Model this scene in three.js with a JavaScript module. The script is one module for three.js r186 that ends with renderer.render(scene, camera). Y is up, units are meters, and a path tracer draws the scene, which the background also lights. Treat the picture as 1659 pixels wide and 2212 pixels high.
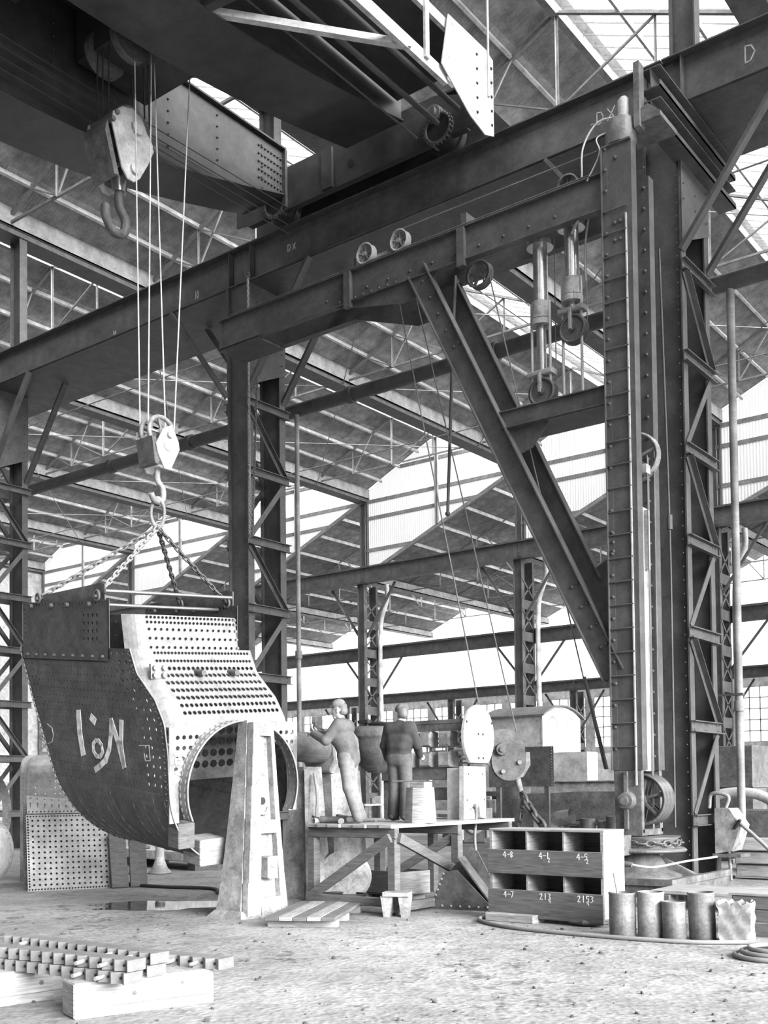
import * as THREE from 'three';
import { mergeGeometries, mergeVertices } from 'three/addons/utils/BufferGeometryUtils.js';
import { MarchingCubes } from 'three/addons/objects/MarchingCubes.js';

// ---------------------------------------------------------------- camera, sky, exposure
const scene = new THREE.Scene();
const renderer = new THREE.WebGLRenderer({ antialias: true });
renderer.toneMapping = THREE.LinearToneMapping;
renderer.toneMappingExposure = 1.2;
renderer.shadowMap.enabled = true;
const rad = (d) => d * Math.PI / 180;
const camera = new THREE.PerspectiveCamera(2 * Math.atan(1628 / 2320) / Math.PI * 180, 1659 / 3256, 0.2, 500);
camera.setViewOffset(1659, 3256, 0, 0, 1659, 2212);      // a plate camera with raised front: the horizon lies low in the frame
camera.position.set(0, 1.7, 0);
camera.rotation.order = 'YXZ';
camera.rotation.set(rad(1.9), rad(37.35), rad(-0.64));
camera.updateProjectionMatrix();
scene.background = new THREE.Color().setRGB(3.8, 3.8, 3.8);   // even overcast sky
const sun = new THREE.DirectionalLight(0xffffff, 22.0);        // hazy sun beyond the roof glazing
sun.position.set(70, 44, 2); sun.target.position.set(-12, 0, -12);
sun.castShadow = true; sun.shadow.radius = 90; sun.shadow.mapSize.set(4096, 4096);
Object.assign(sun.shadow.camera, { left: -70, right: 70, top: 70, bottom: -70, near: 1, far: 260 });
scene.add(sun, sun.target);

// ---------------------------------------------------------------- helpers
let seed = 12345;
const rnd = () => { seed = (seed * 1664525 + 1013904223) >>> 0; return seed / 4294967296; };
const V = (x, y, z) => new THREE.Vector3(x, y, z);
const UP = V(0, 1, 0);
const lin = (a, b, t) => a + (b - a) * t;
function tileNoise(cells, n, sd) {                 // value noise that repeats
  const g = new Float32Array(cells * cells); let s = sd >>> 0;
  for (let i = 0; i < g.length; i++) { s = (s * 1664525 + 1013904223) >>> 0; g[i] = s / 4294967296; }
  const out = new Float32Array(n * n);
  for (let j = 0; j < n; j++) for (let i = 0; i < n; i++) {
    const x = i / n * cells, y = j / n * cells, x0 = Math.floor(x), y0 = Math.floor(y);
    let fx = x - x0, fy = y - y0; fx = fx * fx * (3 - 2 * fx); fy = fy * fy * (3 - 2 * fy);
    const a = g[(y0 % cells) * cells + x0 % cells], b = g[(y0 % cells) * cells + (x0 + 1) % cells];
    const c = g[((y0 + 1) % cells) * cells + x0 % cells], d = g[((y0 + 1) % cells) * cells + (x0 + 1) % cells];
    out[j * n + i] = lin(lin(a, b, fx), lin(c, d, fx), fy);
  }
  return out;
}
function noiseSum(n, list) {
  const o = new Float32Array(n * n); let w = 0;
  for (const [c, k, sd] of list) { const t = tileNoise(c, n, sd); for (let i = 0; i < o.length; i++) o[i] += t[i] * k; w += k; }
  for (let i = 0; i < o.length; i++) o[i] /= w;
  return o;
}
function texture(n, f, srgb, repeat = 1, h = n) {
  const d = new Uint8Array(n * h * 4);
  for (let i = 0; i < n * h; i++) { const v = Math.max(0, Math.min(255, Math.round(255 * f(i)))); d[i * 4] = d[i * 4 + 1] = d[i * 4 + 2] = v; d[i * 4 + 3] = 255; }
  const t = new THREE.DataTexture(d, n, h); t.wrapS = t.wrapT = THREE.RepeatWrapping; t.magFilter = THREE.LinearFilter; t.minFilter = THREE.LinearMipmapLinearFilter; t.generateMipmaps = true;
  if (srgb) t.colorSpace = THREE.SRGBColorSpace; t.repeat.set(repeat, repeat); t.needsUpdate = true; return t;
}
const nMot = noiseSum(512, [[4, 1, 11], [9, 1, 12], [23, 0.8, 13], [61, 0.6, 14], [170, 0.5, 15]]);
const nFine = noiseSum(512, [[40, 1, 21], [110, 1, 22], [256, 1, 23]]);
const tMetal = texture(512, (i) => 0.86 + (nMot[i] - 0.5) * 0.55 + (nFine[i] - 0.5) * 0.12, true, 0.5);
const tRust = texture(512, (i) => 0.84 + (nMot[i] - 0.5) * 0.7 + (nFine[i] - 0.5) * 0.25, true, 0.8);
const nGr = (() => { const a = noiseSum(256, [[6, 1, 31], [17, 1, 32]]), o = new Float32Array(512 * 512); const b = tileNoise(128, 512, 33), c = tileNoise(40, 512, 34); for (let j = 0; j < 512; j++) for (let i = 0; i < 512; i++) { const w = a[(j >> 1) * 256 + (i >> 1)]; const k = (Math.floor(j * 0.25 + w * 60) * 512 + Math.floor(i * 0.02)) % (512 * 512); o[j * 512 + i] = b[(j * 512 + (i >> 4)) % 262144] * 0.5 + c[((j * 512) + (i >> 3)) % 262144] * 0.3 + w * 0.2 + 0 * k; } return o; })();
const tWood = texture(512, (i) => 0.78 + (nGr[i] - 0.5) * 0.38, true, 1.0);
const nDirt = noiseSum(1024, [[3, 1.2, 41], [7, 1, 42], [18, 0.9, 43], [52, 0.7, 44], [140, 0.5, 45], [420, 0.5, 46]]);
const nDirt2 = noiseSum(1024, [[12, 1, 47], [33, 1, 48], [90, 1.2, 49], [260, 1.2, 50], [512, 0.8, 51]]);
const tDirt = texture(1024, (i) => { const k = Math.max(0, nDirt2[i] - 0.57) * 2.2; return 0.80 + (nDirt[i] - 0.5) * 0.6 + (nDirt2[i] - 0.5) * 0.5 - k; }, true, 1 / 11);
const tDirtB = texture(1024, (i) => nDirt2[i] * 0.8 + nDirt[i] * 0.2, false, 1 / 11);
const hex = (g) => new THREE.Color(g / 255, g / 255, g / 255).convertSRGBToLinear();
function mat(g, o = {}) { const m = new THREE.MeshPhysicalMaterial({ roughness: 0.62, metalness: 0, side: THREE.DoubleSide, map: tMetal, ...o }); m.color.copy(hex(g)); return m; }
const M = {
  steel: mat(86, { roughness: 0.55 }), crane: mat(66, { roughness: 0.42 }),
  truss: mat(140), purlin: mat(188), rodPale: mat(190), sheet: mat(165, { roughness: 0.7 }), gutter: mat(150, { roughness: 0.6 }), rope: mat(120, { roughness: 0.7 }), ropePale: mat(205),
  white: mat(206, { roughness: 0.5 }), plateSide: mat(92, { roughness: 0.6, map: tRust }), plateFront: mat(158, { roughness: 0.5 }),  // light and shade put into the plate colours: side darker, front lighter
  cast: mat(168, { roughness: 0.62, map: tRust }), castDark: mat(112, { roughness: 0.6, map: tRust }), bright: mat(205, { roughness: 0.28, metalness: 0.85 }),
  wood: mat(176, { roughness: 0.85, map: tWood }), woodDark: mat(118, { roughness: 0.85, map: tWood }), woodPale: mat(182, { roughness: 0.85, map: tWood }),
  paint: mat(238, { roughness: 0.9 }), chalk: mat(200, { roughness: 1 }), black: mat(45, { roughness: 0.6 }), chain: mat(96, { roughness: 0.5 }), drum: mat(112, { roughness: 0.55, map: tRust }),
  hose: mat(140, { roughness: 0.8 }), paper: mat(170, { roughness: 0.9 }), skin: mat(165, { map: null, roughness: 0.6 }), cloth1: mat(108, { roughness: 0.95 }), cloth1b: mat(132, { roughness: 0.95 }), cloth2: mat(70, { roughness: 0.95 }), cloth2b: mat(96, { roughness: 0.95 }), boot: mat(120, { roughness: 0.7 }), cap: mat(120, { roughness: 0.95 }),
  barSteel: mat(140, { roughness: 0.45 }),
  concrete: mat(205, { roughness: 0.95, map: tRust }), floor: mat(158, { roughness: 0.93, map: tDirt, bumpMap: tDirtB, bumpScale: 0.035 }), clod: mat(96, { roughness: 1 }),
  glass: mat(240, { map: null, roughness: 0.05, transmission: 1, thickness: 0, ior: 1.45 }),
  film: mat(222, { map: null, roughness: 1, transmission: 0.34, thickness: 0 }),
  filmBright: mat(240, { map: null, roughness: 1, transmission: 0.8, thickness: 0 }),  // clearer copy of film, gives the rear wall sheets an overexposed glow
  water: mat(40, { map: null, roughness: 0.03, metalness: 0 }),
};
const flat = (g) => { g = g.index ? g.toNonIndexed() : g; for (const k of Object.keys(g.attributes)) if (k !== 'position' && k !== 'normal') g.deleteAttribute(k); g.morphAttributes = {}; if (!g.attributes.normal) g.computeVertexNormals(); return g; };
function uvBox(g) {
  const p = g.attributes.position, n = g.attributes.normal, uv = new Float32Array(p.count * 2);
  for (let i = 0; i < p.count; i++) {
    const ax = Math.abs(n.getX(i)), ay = Math.abs(n.getY(i)), az = Math.abs(n.getZ(i)), x = p.getX(i), y = p.getY(i), z = p.getZ(i);
    if (ay >= ax && ay >= az) { uv[2 * i] = x; uv[2 * i + 1] = z; } else if (ax >= az) { uv[2 * i] = z; uv[2 * i + 1] = y; } else { uv[2 * i] = x; uv[2 * i + 1] = y; }
  }
  g.setAttribute('uv', new THREE.BufferAttribute(uv, 2)); return g;
}
const geo = (list) => uvBox(mergeGeometries([].concat(list).map(flat)));
const used = new Map();
const numbered = (n) => { const k = used.get(n) ?? 0; used.set(n, k + 1); return k ? `${n}_${String(k).padStart(3, '0')}` : n; };
function mesh(name, list, m, parent = scene) {
  const o = new THREE.Mesh(list.isBufferGeometry && list.attributes.uv && list.userData.done ? list : geo(list), m);
  o.name = parent === scene ? numbered(name) : name; o.castShadow = o.receiveShadow = true; parent.add(o); return o;
}
const share = (list) => { const g = geo(list); g.userData.done = true; return g; };
function tag(o, label, category, group) { o.userData.label = label; o.userData.category = category; if (group) o.userData.group = group; return o; }
function thing(name, label, category, pos = [0, 0, 0], turn = 0, group) { const o = new THREE.Group(); o.name = numbered(name); o.position.set(...pos); o.rotation.y = turn; scene.add(o); return tag(o, label, category, group); }
const struct = (o) => { o.userData.kind = 'structure'; return o; };
const stuff = (o) => { o.userData.kind = 'stuff'; return o; };
function copy(o, pos, turn, label) { const c = o.clone(); c.name = numbered(o.name.replace(/_\d+$/, '')); c.userData = { ...o.userData }; if (label) c.userData.label = label; c.position.set(...pos); if (turn !== undefined) c.rotation.y = turn; scene.add(c); return c; }
// geometry makers
const box = (w, h, d, x = 0, y = 0, z = 0, ry = 0, rx = 0, rz = 0) => { const g = new THREE.BoxGeometry(w, h, d); if (rx || ry || rz) g.applyMatrix4(new THREE.Matrix4().makeRotationFromEuler(new THREE.Euler(rx, ry, rz, 'YXZ'))); return g.translate(x, y, z); };
const bb = (x0, x1, y0, y1, z0, z1) => box(Math.abs(x1 - x0), Math.abs(y1 - y0), Math.abs(z1 - z0), (x0 + x1) / 2, (y0 + y1) / 2, (z0 + z1) / 2);
function cham(w, h, d, c = 0.01, x = 0, y = 0, z = 0) {        // box with chamfered edges, base at its centre
  const s = new THREE.Shape(); const a = w / 2 - c, b = h / 2 - c;
  s.moveTo(-a, -b); s.lineTo(a, -b); s.lineTo(a, b); s.lineTo(-a, b); s.closePath();
  const g = new THREE.ExtrudeGeometry(s, { depth: d - 2 * c, bevelEnabled: true, bevelThickness: c, bevelSize: c, bevelSegments: 1 });
  return g.translate(x, y, z - d / 2 + c);
}
function orient(g, p, q, up = UP) {                             // local z runs from p to q, local y near up
  const z = q.clone().sub(p).normalize(); let u = up; if (Math.abs(z.dot(u)) > 0.999) u = V(0, 0, 1).cross(z).lengthSq() > 0.01 ? V(1, 0, 0) : V(0, 0, 1);
  const x = u.clone().cross(z).normalize(), y = z.clone().cross(x);
  return g.applyMatrix4(new THREE.Matrix4().makeBasis(x, y, z).setPosition(p));
}
const poly = (pts) => { const s = new THREE.Shape(); pts.forEach(([x, y], i) => i ? s.lineTo(x, y) : s.moveTo(x, y)); s.closePath(); return s; };
const secI = (h, w, tw = 0.02, tf = 0.025) => poly([[-w / 2, -h / 2], [w / 2, -h / 2], [w / 2, -h / 2 + tf], [tw / 2, -h / 2 + tf], [tw / 2, h / 2 - tf], [w / 2, h / 2 - tf], [w / 2, h / 2], [-w / 2, h / 2], [-w / 2, h / 2 - tf], [-tw / 2, h / 2 - tf], [-tw / 2, -h / 2 + tf], [-w / 2, -h / 2 + tf]]);
const secC = (h, w, tw = 0.015, tf = 0.018) => poly([[0, -h / 2], [w, -h / 2], [w, -h / 2 + tf], [tw, -h / 2 + tf], [tw, h / 2 - tf], [w, h / 2 - tf], [w, h / 2], [0, h / 2]]);
const secL = (a, b, t = 0.014) => poly([[0, 0], [a, 0], [a, t], [t, t], [t, b], [0, b]]);
const prism = (s, d, bevel = 0) => new THREE.ExtrudeGeometry(s, bevel ? { depth: d - 2 * bevel, bevelEnabled: true, bevelThickness: bevel, bevelSize: bevel, bevelOffset: -bevel, bevelSegments: 2, curveSegments: 20 } : { depth: d, bevelEnabled: false, curveSegments: 20 });
const member = (sec, p, q, up = UP) => orient(prism(sec, p.distanceTo(q)), p, q, up);
const bar = (p, q, w, h = w, up = UP) => orient(box(w, h, p.distanceTo(q)).translate(0, 0, p.distanceTo(q) / 2), p, q, up);
const cyl = (p, q, r, r2 = r, seg = 16) => { const L = p.distanceTo(q); return orient(new THREE.CylinderGeometry(r2, r, L, seg).rotateX(Math.PI / 2).translate(0, 0, L / 2), p, q); };
const tube = (pts, r, n = pts.length * 6, seg = 8) => new THREE.TubeGeometry(new THREE.CatmullRomCurve3(pts.map((a) => a.isVector3 ? a : V(...a)), false, 'centripetal'), n, r, seg);
const lathe = (pts, x = 0, y = 0, z = 0, seg = 32) => new THREE.LatheGeometry(pts.map(([r, h]) => new THREE.Vector2(r, h)), seg).translate(x, y, z);
const ball = (r, x = 0, y = 0, z = 0, a = 12, b = 8) => new THREE.SphereGeometry(r, a, b).translate(x, y, z);
const ring = (R, r, x = 0, y = 0, z = 0, a = 28, b = 8) => new THREE.TorusGeometry(R, r, b, a).translate(x, y, z);
const dome = (r, p, n, seg = 7) => orient(new THREE.SphereGeometry(r, seg, 4, 0, Math.PI * 2, 0, Math.PI / 2).rotateX(Math.PI / 2), p, p.clone().add(n));
function chainGeo(p, q, L, r, sag = 0) {                         // alternating links from p to q
  const n = Math.max(2, Math.round(p.distanceTo(q) / (L * 0.72))), out = [], at = (t) => p.clone().lerp(q, t).add(V(0, -sag * 4 * t * (1 - t), 0));
  for (let i = 0; i < n; i++) {
    const a = at(i / n), b = at((i + 1) / n), m = a.clone().lerp(b, 0.5), d = b.clone().sub(a).normalize();
    const g = new THREE.TorusGeometry(L * 0.34, r, 5, 10).scale(1, 0.72, 1).scale(1.45, 1, 1).rotateY(Math.PI / 2);   // long axis on z
    if (i % 2) g.rotateZ(Math.PI / 2);
    out.push(orient(g, m, m.clone().add(d)));
  }
  return out;
}
function ribbon(pts, w, t = 0.006) {                             // a brush stroke of even width, flat in its own x-y plane
  const out = [];
  for (let i = 0; i + 1 < pts.length; i++) { const [x0, y0] = pts[i], [x1, y1] = pts[i + 1], L = Math.hypot(x1 - x0, y1 - y0); out.push(new THREE.BoxGeometry(L + w * 0.6, w, t).rotateZ(Math.atan2(y1 - y0, x1 - x0)).translate((x0 + x1) / 2, (y0 + y1) / 2, 0)); }
  return out;
}
const plateYZ = (pts, x, t, bevel = 0) => prism(poly(pts), t, bevel).applyMatrix4(new THREE.Matrix4().makeBasis(V(0, 0, 1), V(0, 1, 0), V(-1, 0, 0)).setPosition(x, 0, bevel ? 0 : 0));
const plateXY = (pts, z, t, bevel = 0) => prism(poly(pts), t, bevel).translate(0, 0, z);
// ---------------------------------------------------------------- the hall
const S = 10.67, XV = [13.95, 3.28, -7.39, -18.06, -28.73, -39.4, -50.07, -60.74, -71.41];
const ZA = 14, ZB = -50, ZC = -72, YV = 19.3, YR = 21.75, YS = 14.35, YT = 18.9;
const floor = struct(mesh('floor', [(() => { const g = new THREE.PlaneGeometry(260, 260, 1, 1).rotateX(-Math.PI / 2).translate(-30, 0, -30); return g; })()], M.floor));
floor.userData.label = 'trodden earth floor of the works';
// main roof: one gable per column bay, ridges running back from the camera; slopes rising towards +x are sheeted, the others glazed
const roof = struct(thing('ceiling', 'corrugated iron gable roof with glazed slopes', 'roof')); delete roof.userData.category;
const slopeL = Math.hypot(S / 2, YR - YV), slopeA = Math.atan2(YR - YV, S / 2), NZ = 12, dZ = (ZA - ZB) / NZ, NP = 4;
function corrugated(L, W, pitch, amp) {       // sheet in x (along the flutes) and z (across them)
  const n = Math.round(W / pitch) * 4, p = [], ix = [];
  for (let i = 0; i <= n; i++) { const z = i / n * W, y = amp * Math.sin(i / 4 * 2 * Math.PI); p.push(0, y, z, L, y, z); if (i) { const a = 2 * i - 2; ix.push(a, a + 2, a + 1, a + 1, a + 2, a + 3); } }
  const g = new THREE.BufferGeometry(); g.setAttribute('position', new THREE.Float32BufferAttribute(p, 3)); g.setIndex(ix); g.computeVertexNormals(); return g;
}
const sheetGeo = share([corrugated(slopeL / NP + 0.1, dZ, 0.1, 0.016)]);
const paneGeo = share([box(slopeL / 2 - 0.08, 0.006, dZ - 0.12, slopeL / 4, 0, dZ / 2)]);
const sheetMats = [168, 158, 176, 150].map((g) => mat(g, { roughness: 0.7 }));
const paneBars = share([0, 1, 2, 3, 4, 5, 6, 7, 8].map((i) => box(slopeL, 0.03, 0.02, slopeL / 2, 0.03, i / 9 * dZ)));
for (let b = 0; b < XV.length - 1; b++) {
  const xl = XV[b + 1], xr = XV[b], xm = (xl + xr) / 2;
  for (let k = 0; k < NZ; k++) {
    const z = ZB + k * dZ;
    for (let r = 0; r < NP; r++) { const t = r / NP, o = mesh('roof_sheet', sheetGeo, sheetMats[(b * 7 + k * 3 + r * 5 + ((k * r) % 3)) % 4], roof); o.position.set(lin(xl, xm, t), lin(YV, YR, t) + r * 0.004 + 0.14, z); o.rotation.z = slopeA; }
    for (let r = 0; r < 2; r++) { const t = r / 2, o = mesh('roof_pane', paneGeo, M.glass, roof); o.position.set(lin(xm, xr, t) + 0.04, lin(YR, YV, t) + 0.13, z); o.rotation.z = -slopeA; }
    const gb = mesh('glazing_bar', paneBars, M.purlin, roof); gb.position.set(xm, YR + 0.08, z); gb.rotation.z = -slopeA; stuff(gb);
  }
  for (let r = 0; r <= NP; r++) { const t = r / NP; if (r < NP && r > 0) mesh('purlin', [member(secC(0.2, 0.09), V(lin(xl, xm, t), lin(YV, YR, t), ZA), V(lin(xl, xm, t), lin(YV, YR, t), ZB), V(-Math.sin(slopeA), Math.cos(slopeA), 0))], M.purlin, roof); }
  for (const t of [0.34, 0.67]) mesh('purlin', [member(secC(0.16, 0.07), V(lin(xm, xr, t), lin(YR, YV, t) - 0.02, ZA), V(lin(xm, xr, t), lin(YR, YV, t) - 0.02, ZB))], M.purlin, roof);
  mesh('ridge_beam', [bb(xm - 0.09, xm + 0.09, YR - 0.22, YR + 0.06, ZB, ZA)], M.truss, roof);
  mesh('ridge_cap', [bb(xm - 0.25, xm + 0.25, YR + 0.24, YR + 0.27, ZB, ZA)], M.sheet, roof);
}
for (const x of XV) {                          // valley gutters, carried on the column tops
  const g = mesh('valley_gutter', [bb(x - 0.42, x + 0.36, YV - 0.35, YV - 0.3, ZB, ZA), bb(x + 0.33, x + 0.36, YV - 0.35, YV + 0.25, ZB, ZA), bb(x - 0.42, x - 0.39, YV - 0.35, YV + 0.25, ZB, ZA)], M.gutter, roof);
  mesh('gutter_shade_bar', [bb(x - 0.42, x + 0.3, YV - 0.52, YV - 0.36, ZB, ZA)], M.steel, roof);  // dark bar added to give the gutter its shaded underside
  g.userData.label = 'boxed valley gutter';
}
// light gable trusses across each bay
const trussZ = [-24.3, -35, -45.6, -18.75, -9.5];
function trussGeo(xl, z) {
  const xr = xl + S, xm = xl + S / 2, P = (x, y) => V(x, y, z), yb = YV - 0.25, T = (t) => P(lin(xl, xm, t), lin(YV, YR, t) - 0.16), U = (t) => P(lin(xr, xm, t), lin(YV, YR, t) - 0.16);
  const a = (p, q, w = 0.07) => member(secL(w, w, 0.012), p, q);
  return { chord: [a(P(xl, yb), P(xr, yb), 0.075)], rafter: [a(T(0), T(1), 0.11), a(U(0), U(1), 0.11)], strut: [a(P(xm, yb), T(1)), a(P(lin(xl, xm, 0.5), yb), T(0.5), 0.055), a(P(lin(xr, xm, 0.5), yb), U(0.5), 0.055), a(P(lin(xl, xm, 0.5), yb), T(0.75), 0.05), a(P(xm, yb), T(0.5), 0.055), a(P(xm, yb), U(0.5), 0.055), a(P(lin(xl, xm, 0.5), yb), T(0.25), 0.05)] };
}
const trussParts = (() => { const t = trussGeo(0, 0); return { chord: share(t.chord), rafter: share(t.rafter), strut: t.strut.map((g) => share([g])) }; })();
const truss0 = new THREE.Group(); truss0.name = 'roof_truss';
mesh('tie_chord', trussParts.chord, M.truss, truss0); mesh('rafter', trussParts.rafter, M.truss, truss0);
trussParts.strut.forEach((g, i) => mesh('strut', g, M.truss, truss0));
let first = true;
for (const z of trussZ) for (let b = 1; b < XV.length; b++) {
  if ((z > -18 && b < 2)) continue;
  const t = first ? truss0 : truss0.clone(); first = false; t.name = numbered('roof_truss'); t.position.set(XV[b], 0, z); scene.add(t);
  tag(t, z < -20 ? 'light angle-iron truss spanning under a corrugated gable beyond the runway' : 'light angle-iron truss under the corrugated gable above the travelling crane', 'roof truss', z < -20 ? 'trusses of the far aisle' : 'trusses of the crane aisle');
}
// tie rods and a wire net of bracing under the far aisle roof
const brace = thing('wind_bracing', 'crossed tie rods strung below the valley gutters', 'tie rods', [0, 0, 0]);
for (let b = 2; b < XV.length - 1; b++) for (const [z0, z1] of [[-24.3, -35], [-35, -45.6]]) {
  mesh('tie_rod', [cyl(V(XV[b], YV - 0.45, z0), V(XV[b + 1], YV - 0.45, z1), 0.022, 0.022, 6)], M.truss, brace);
  mesh('tie_rod', [cyl(V(XV[b + 1], YV - 0.45, z0), V(XV[b], YV - 0.45, z1), 0.022, 0.022, 6)], M.truss, brace);
}
for (const z of [-26.5, -32, -38.5]) mesh('tie_rod', [cyl(V(-2, YV - 2.2, z), V(-71, YV - 2.2, z), 0.028, 0.028, 6)], M.truss, brace);
// end wall of the far aisle: translucent corrugated sheets between the high gables and the saw-tooth roof behind
const wallFar = struct(thing('wall_far', 'pale corrugated wall above the far runway', 'wall')); delete wallFar.userData.category;
const yTop = (x) => { const t = (((x - XV[8]) % S) + S) % S / S; return (t < 0.5 ? lin(YV, YR, t * 2) : lin(YR, YV, t * 2 - 1)) + 0.1; };
const yLow = (x) => { const t = (((x - XV[8]) % S) + S) % S / S; return lin(YS, YT, t); };
function clad(x0, x1, lo, hi, z, pitch = 0.15, amp = 0.028) {
  const n = Math.round((x1 - x0) / pitch) * 4, p = [], ix = [];
  for (let i = 0; i <= n; i++) { const x = lin(x0, x1, i / n), dz = amp * Math.sin(i / 4 * 2 * Math.PI), xe = Math.min(Math.max(x, x0 + 1e-4), x1 - 1e-4); p.push(x, lo(xe), z + dz, x, Math.max(hi(xe), lo(xe) + 0.01), z + dz); if (i) { const a = 2 * i - 2; ix.push(a, a + 2, a + 1, a + 1, a + 2, a + 3); } }
  const g = new THREE.BufferGeometry(); g.setAttribute('position', new THREE.Float32BufferAttribute(p, 3)); g.setIndex(ix); g.computeVertexNormals(); return g;
}
for (let b = 0; b < XV.length - 1; b++) {
  for (let h = 0; h < 4; h++) { const x0 = lin(XV[b + 1], XV[b], h / 4), x1 = lin(XV[b + 1], XV[b], (h + 1) / 4); mesh('wall_sheet', [clad(x0, x1, yLow, yTop, ZB)], M.film, wallFar); }
  const x0 = XV[b + 1], x1 = XV[b];
  for (const y of [15.9, 17.8, 18.8, 20.5]) {
    const xa = y < YV ? x0 : lin(x0, x0 + S / 2, (y - YV) / (YR - YV)), xb = y < YV ? lin(x0, x1, (y - YS) / (YT - YS)) : lin(x1, x1 - S / 2, (y - YV) / (YR - YV));
    mesh('girt', [member(secC(0.2, 0.1), V(xa, y, ZB + 0.06), V(Math.min(xb, x1), y, ZB + 0.06))], M.truss, wallFar);
  }
  mesh('wall_post', [member(secI(0.2, 0.12), V(x0 + S / 2, 16.7, ZB + 0.2), V(x0 + S / 2, YR - 0.2, ZB + 0.2), V(1, 0, 0))], M.gutter, wallFar);
  mesh('verge_angle', [bar(V(x0, YS, ZB + 0.08), V(x1, YT, ZB + 0.08), 0.16, 0.2)], M.truss, wallFar);
}
// saw-tooth roof of the low aisle behind
const low = struct(thing('ceiling', 'low saw-tooth roof of corrugated iron', 'roof')); delete low.userData.category;
{ const sl = Math.hypot(S, YT - YS), sa = Math.atan2(YT - YS, S), g = share([corrugated(sl / 4 + 0.08, 5.5, 0.12, 0.02)]);
  for (let b = 0; b < XV.length - 1; b++) { const xl = XV[b + 1], xr = XV[b];
    for (let k = 0; k < 4; k++) for (let r = 0; r < 4; r++) { const o = mesh('roof_sheet', g, sheetMats[(b + k * 3 + r) % 4], low); o.position.set(lin(xl, xr, r / 4), lin(YS, YT, r / 4) + 0.14, ZC + k * 5.5); o.rotation.z = sa; }
    for (let r = 1; r < 6; r++) mesh('purlin', [member(secC(0.18, 0.08), V(lin(xl, xr, r / 6), lin(YS, YT, r / 6), ZB + 0.12), V(lin(xl, xr, r / 6), lin(YS, YT, r / 6), ZC))], M.purlin, low);
    mesh('roof_pane', [bb(xl - 0.02, xl + 0.0, YS + 0.3, YT - 0.05, ZC, ZB)], M.glass, low);
    mesh('valley_gutter', [bb(xl - 0.36, xl + 0.3, YS - 0.3, YS - 0.24, ZC, ZB - 0.3), bb(xl + 0.27, xl + 0.3, YS - 0.3, YS + 0.15, ZC, ZB - 0.3)], M.gutter, low);
    for (const z of [-54, -59.5, -65]) { const t = thing('roof_truss', 'light pale truss inside the low saw-tooth aisle', 'roof truss', [xl, 0, z], 0, 'trusses of the saw-tooth aisle');
      const a = (p, q, m, n = 'strut') => mesh(n, [member(secL(0.06, 0.06, 0.012), p, q)], m, t);
      a(V(0, YS - 0.3, 0), V(S, YS - 0.3, 0), M.truss, 'tie_chord'); a(V(0, YS, 0), V(S, YT - 0.15, 0), M.truss, 'rafter'); for (const u of [0.25, 0.5, 0.75]) { a(V(S * u, YS - 0.3, 0), V(S * u, lin(YS, YT, u) - 0.15, 0), M.truss); a(V(S * u, YS - 0.3, 0), V(S * (u - 0.2), lin(YS, YT, u - 0.2) - 0.15, 0), M.truss); } }
  } }
// outer walls: the back of the low aisle with its windows, the west end, the wall behind the camera and the open east end
const wallBack = struct(thing('wall_back', 'pale rear wall with steel windows', 'wall')); delete wallBack.userData.category;
for (let b = 0; b < XV.length - 1; b++) {
  const xl = XV[b + 1], xr = XV[b];
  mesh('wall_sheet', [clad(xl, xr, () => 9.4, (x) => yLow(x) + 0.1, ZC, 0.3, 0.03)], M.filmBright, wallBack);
  mesh('wall_panel', [bb(xl, xr, 8.3, 9.4, ZC - 0.12, ZC)], M.white, wallBack); mesh('wall_panel', [bb(xl, xr, 0, 4.6, ZC - 0.12, ZC)], M.white, wallBack);
  for (let w = 0; w < 3; w++) { const x0 = lin(xl, xr, w / 3) + 0.35, x1 = lin(xl, xr, (w + 1) / 3) - 0.35, n = struct(thing(`window_${b * 3 + w + 1}`, 'tall steel-framed window', 'window')); delete n.userData.category;
    mesh('pane', [bb(x0, x1, 4.6, 8.3, ZC - 0.07, ZC - 0.06)], M.glass, n);
    const f = []; for (let i = 0; i <= 4; i++) f.push(bb(lin(x0, x1, i / 4) - 0.03, lin(x0, x1, i / 4) + 0.03, 4.6, 8.3, ZC - 0.1, ZC - 0.02)); for (let i = 0; i <= 5; i++) f.push(bb(x0, x1, lin(4.6, 8.3, i / 5) - 0.03, lin(4.6, 8.3, i / 5) + 0.03, ZC - 0.1, ZC - 0.02));
    mesh('window_frame', f, M.gutter, n); mesh('wall_panel', [bb(x0 - 0.7, x0 + 0.02, 4.6, 8.3, ZC - 0.12, ZC)], M.white, wallBack); }
}
const wallWest = struct(mesh('wall_west', [bb(XV[8] - 0.2, XV[8], 0, 24, ZC, ZA)], M.sheet)); wallWest.userData.label = 'corrugated end wall';
const wallNear = struct(mesh('wall_near', [bb(XV[8], XV[0], 0, 24, ZA, ZA + 0.2)], M.sheet)); wallNear.userData.label = 'corrugated side wall';
const wallEast = struct(mesh('wall_east', [bb(XV[0], XV[0] + 0.2, 13.5, 24, ZB, ZA), bb(XV[0], XV[0] + 0.2, 0, 13.5, ZA - 3, ZA), bb(XV[0], XV[0] + 0.2, 0, 13.5, -20.5, -16.5), bb(XV[0], XV[0] + 0.2, 0, 13.5, -52, -47), bb(XV[0], XV[0] + 0.2, 0, 20, ZC, -52)], M.sheet)); wallEast.userData.label = 'open east end with tall doorways';

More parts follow.
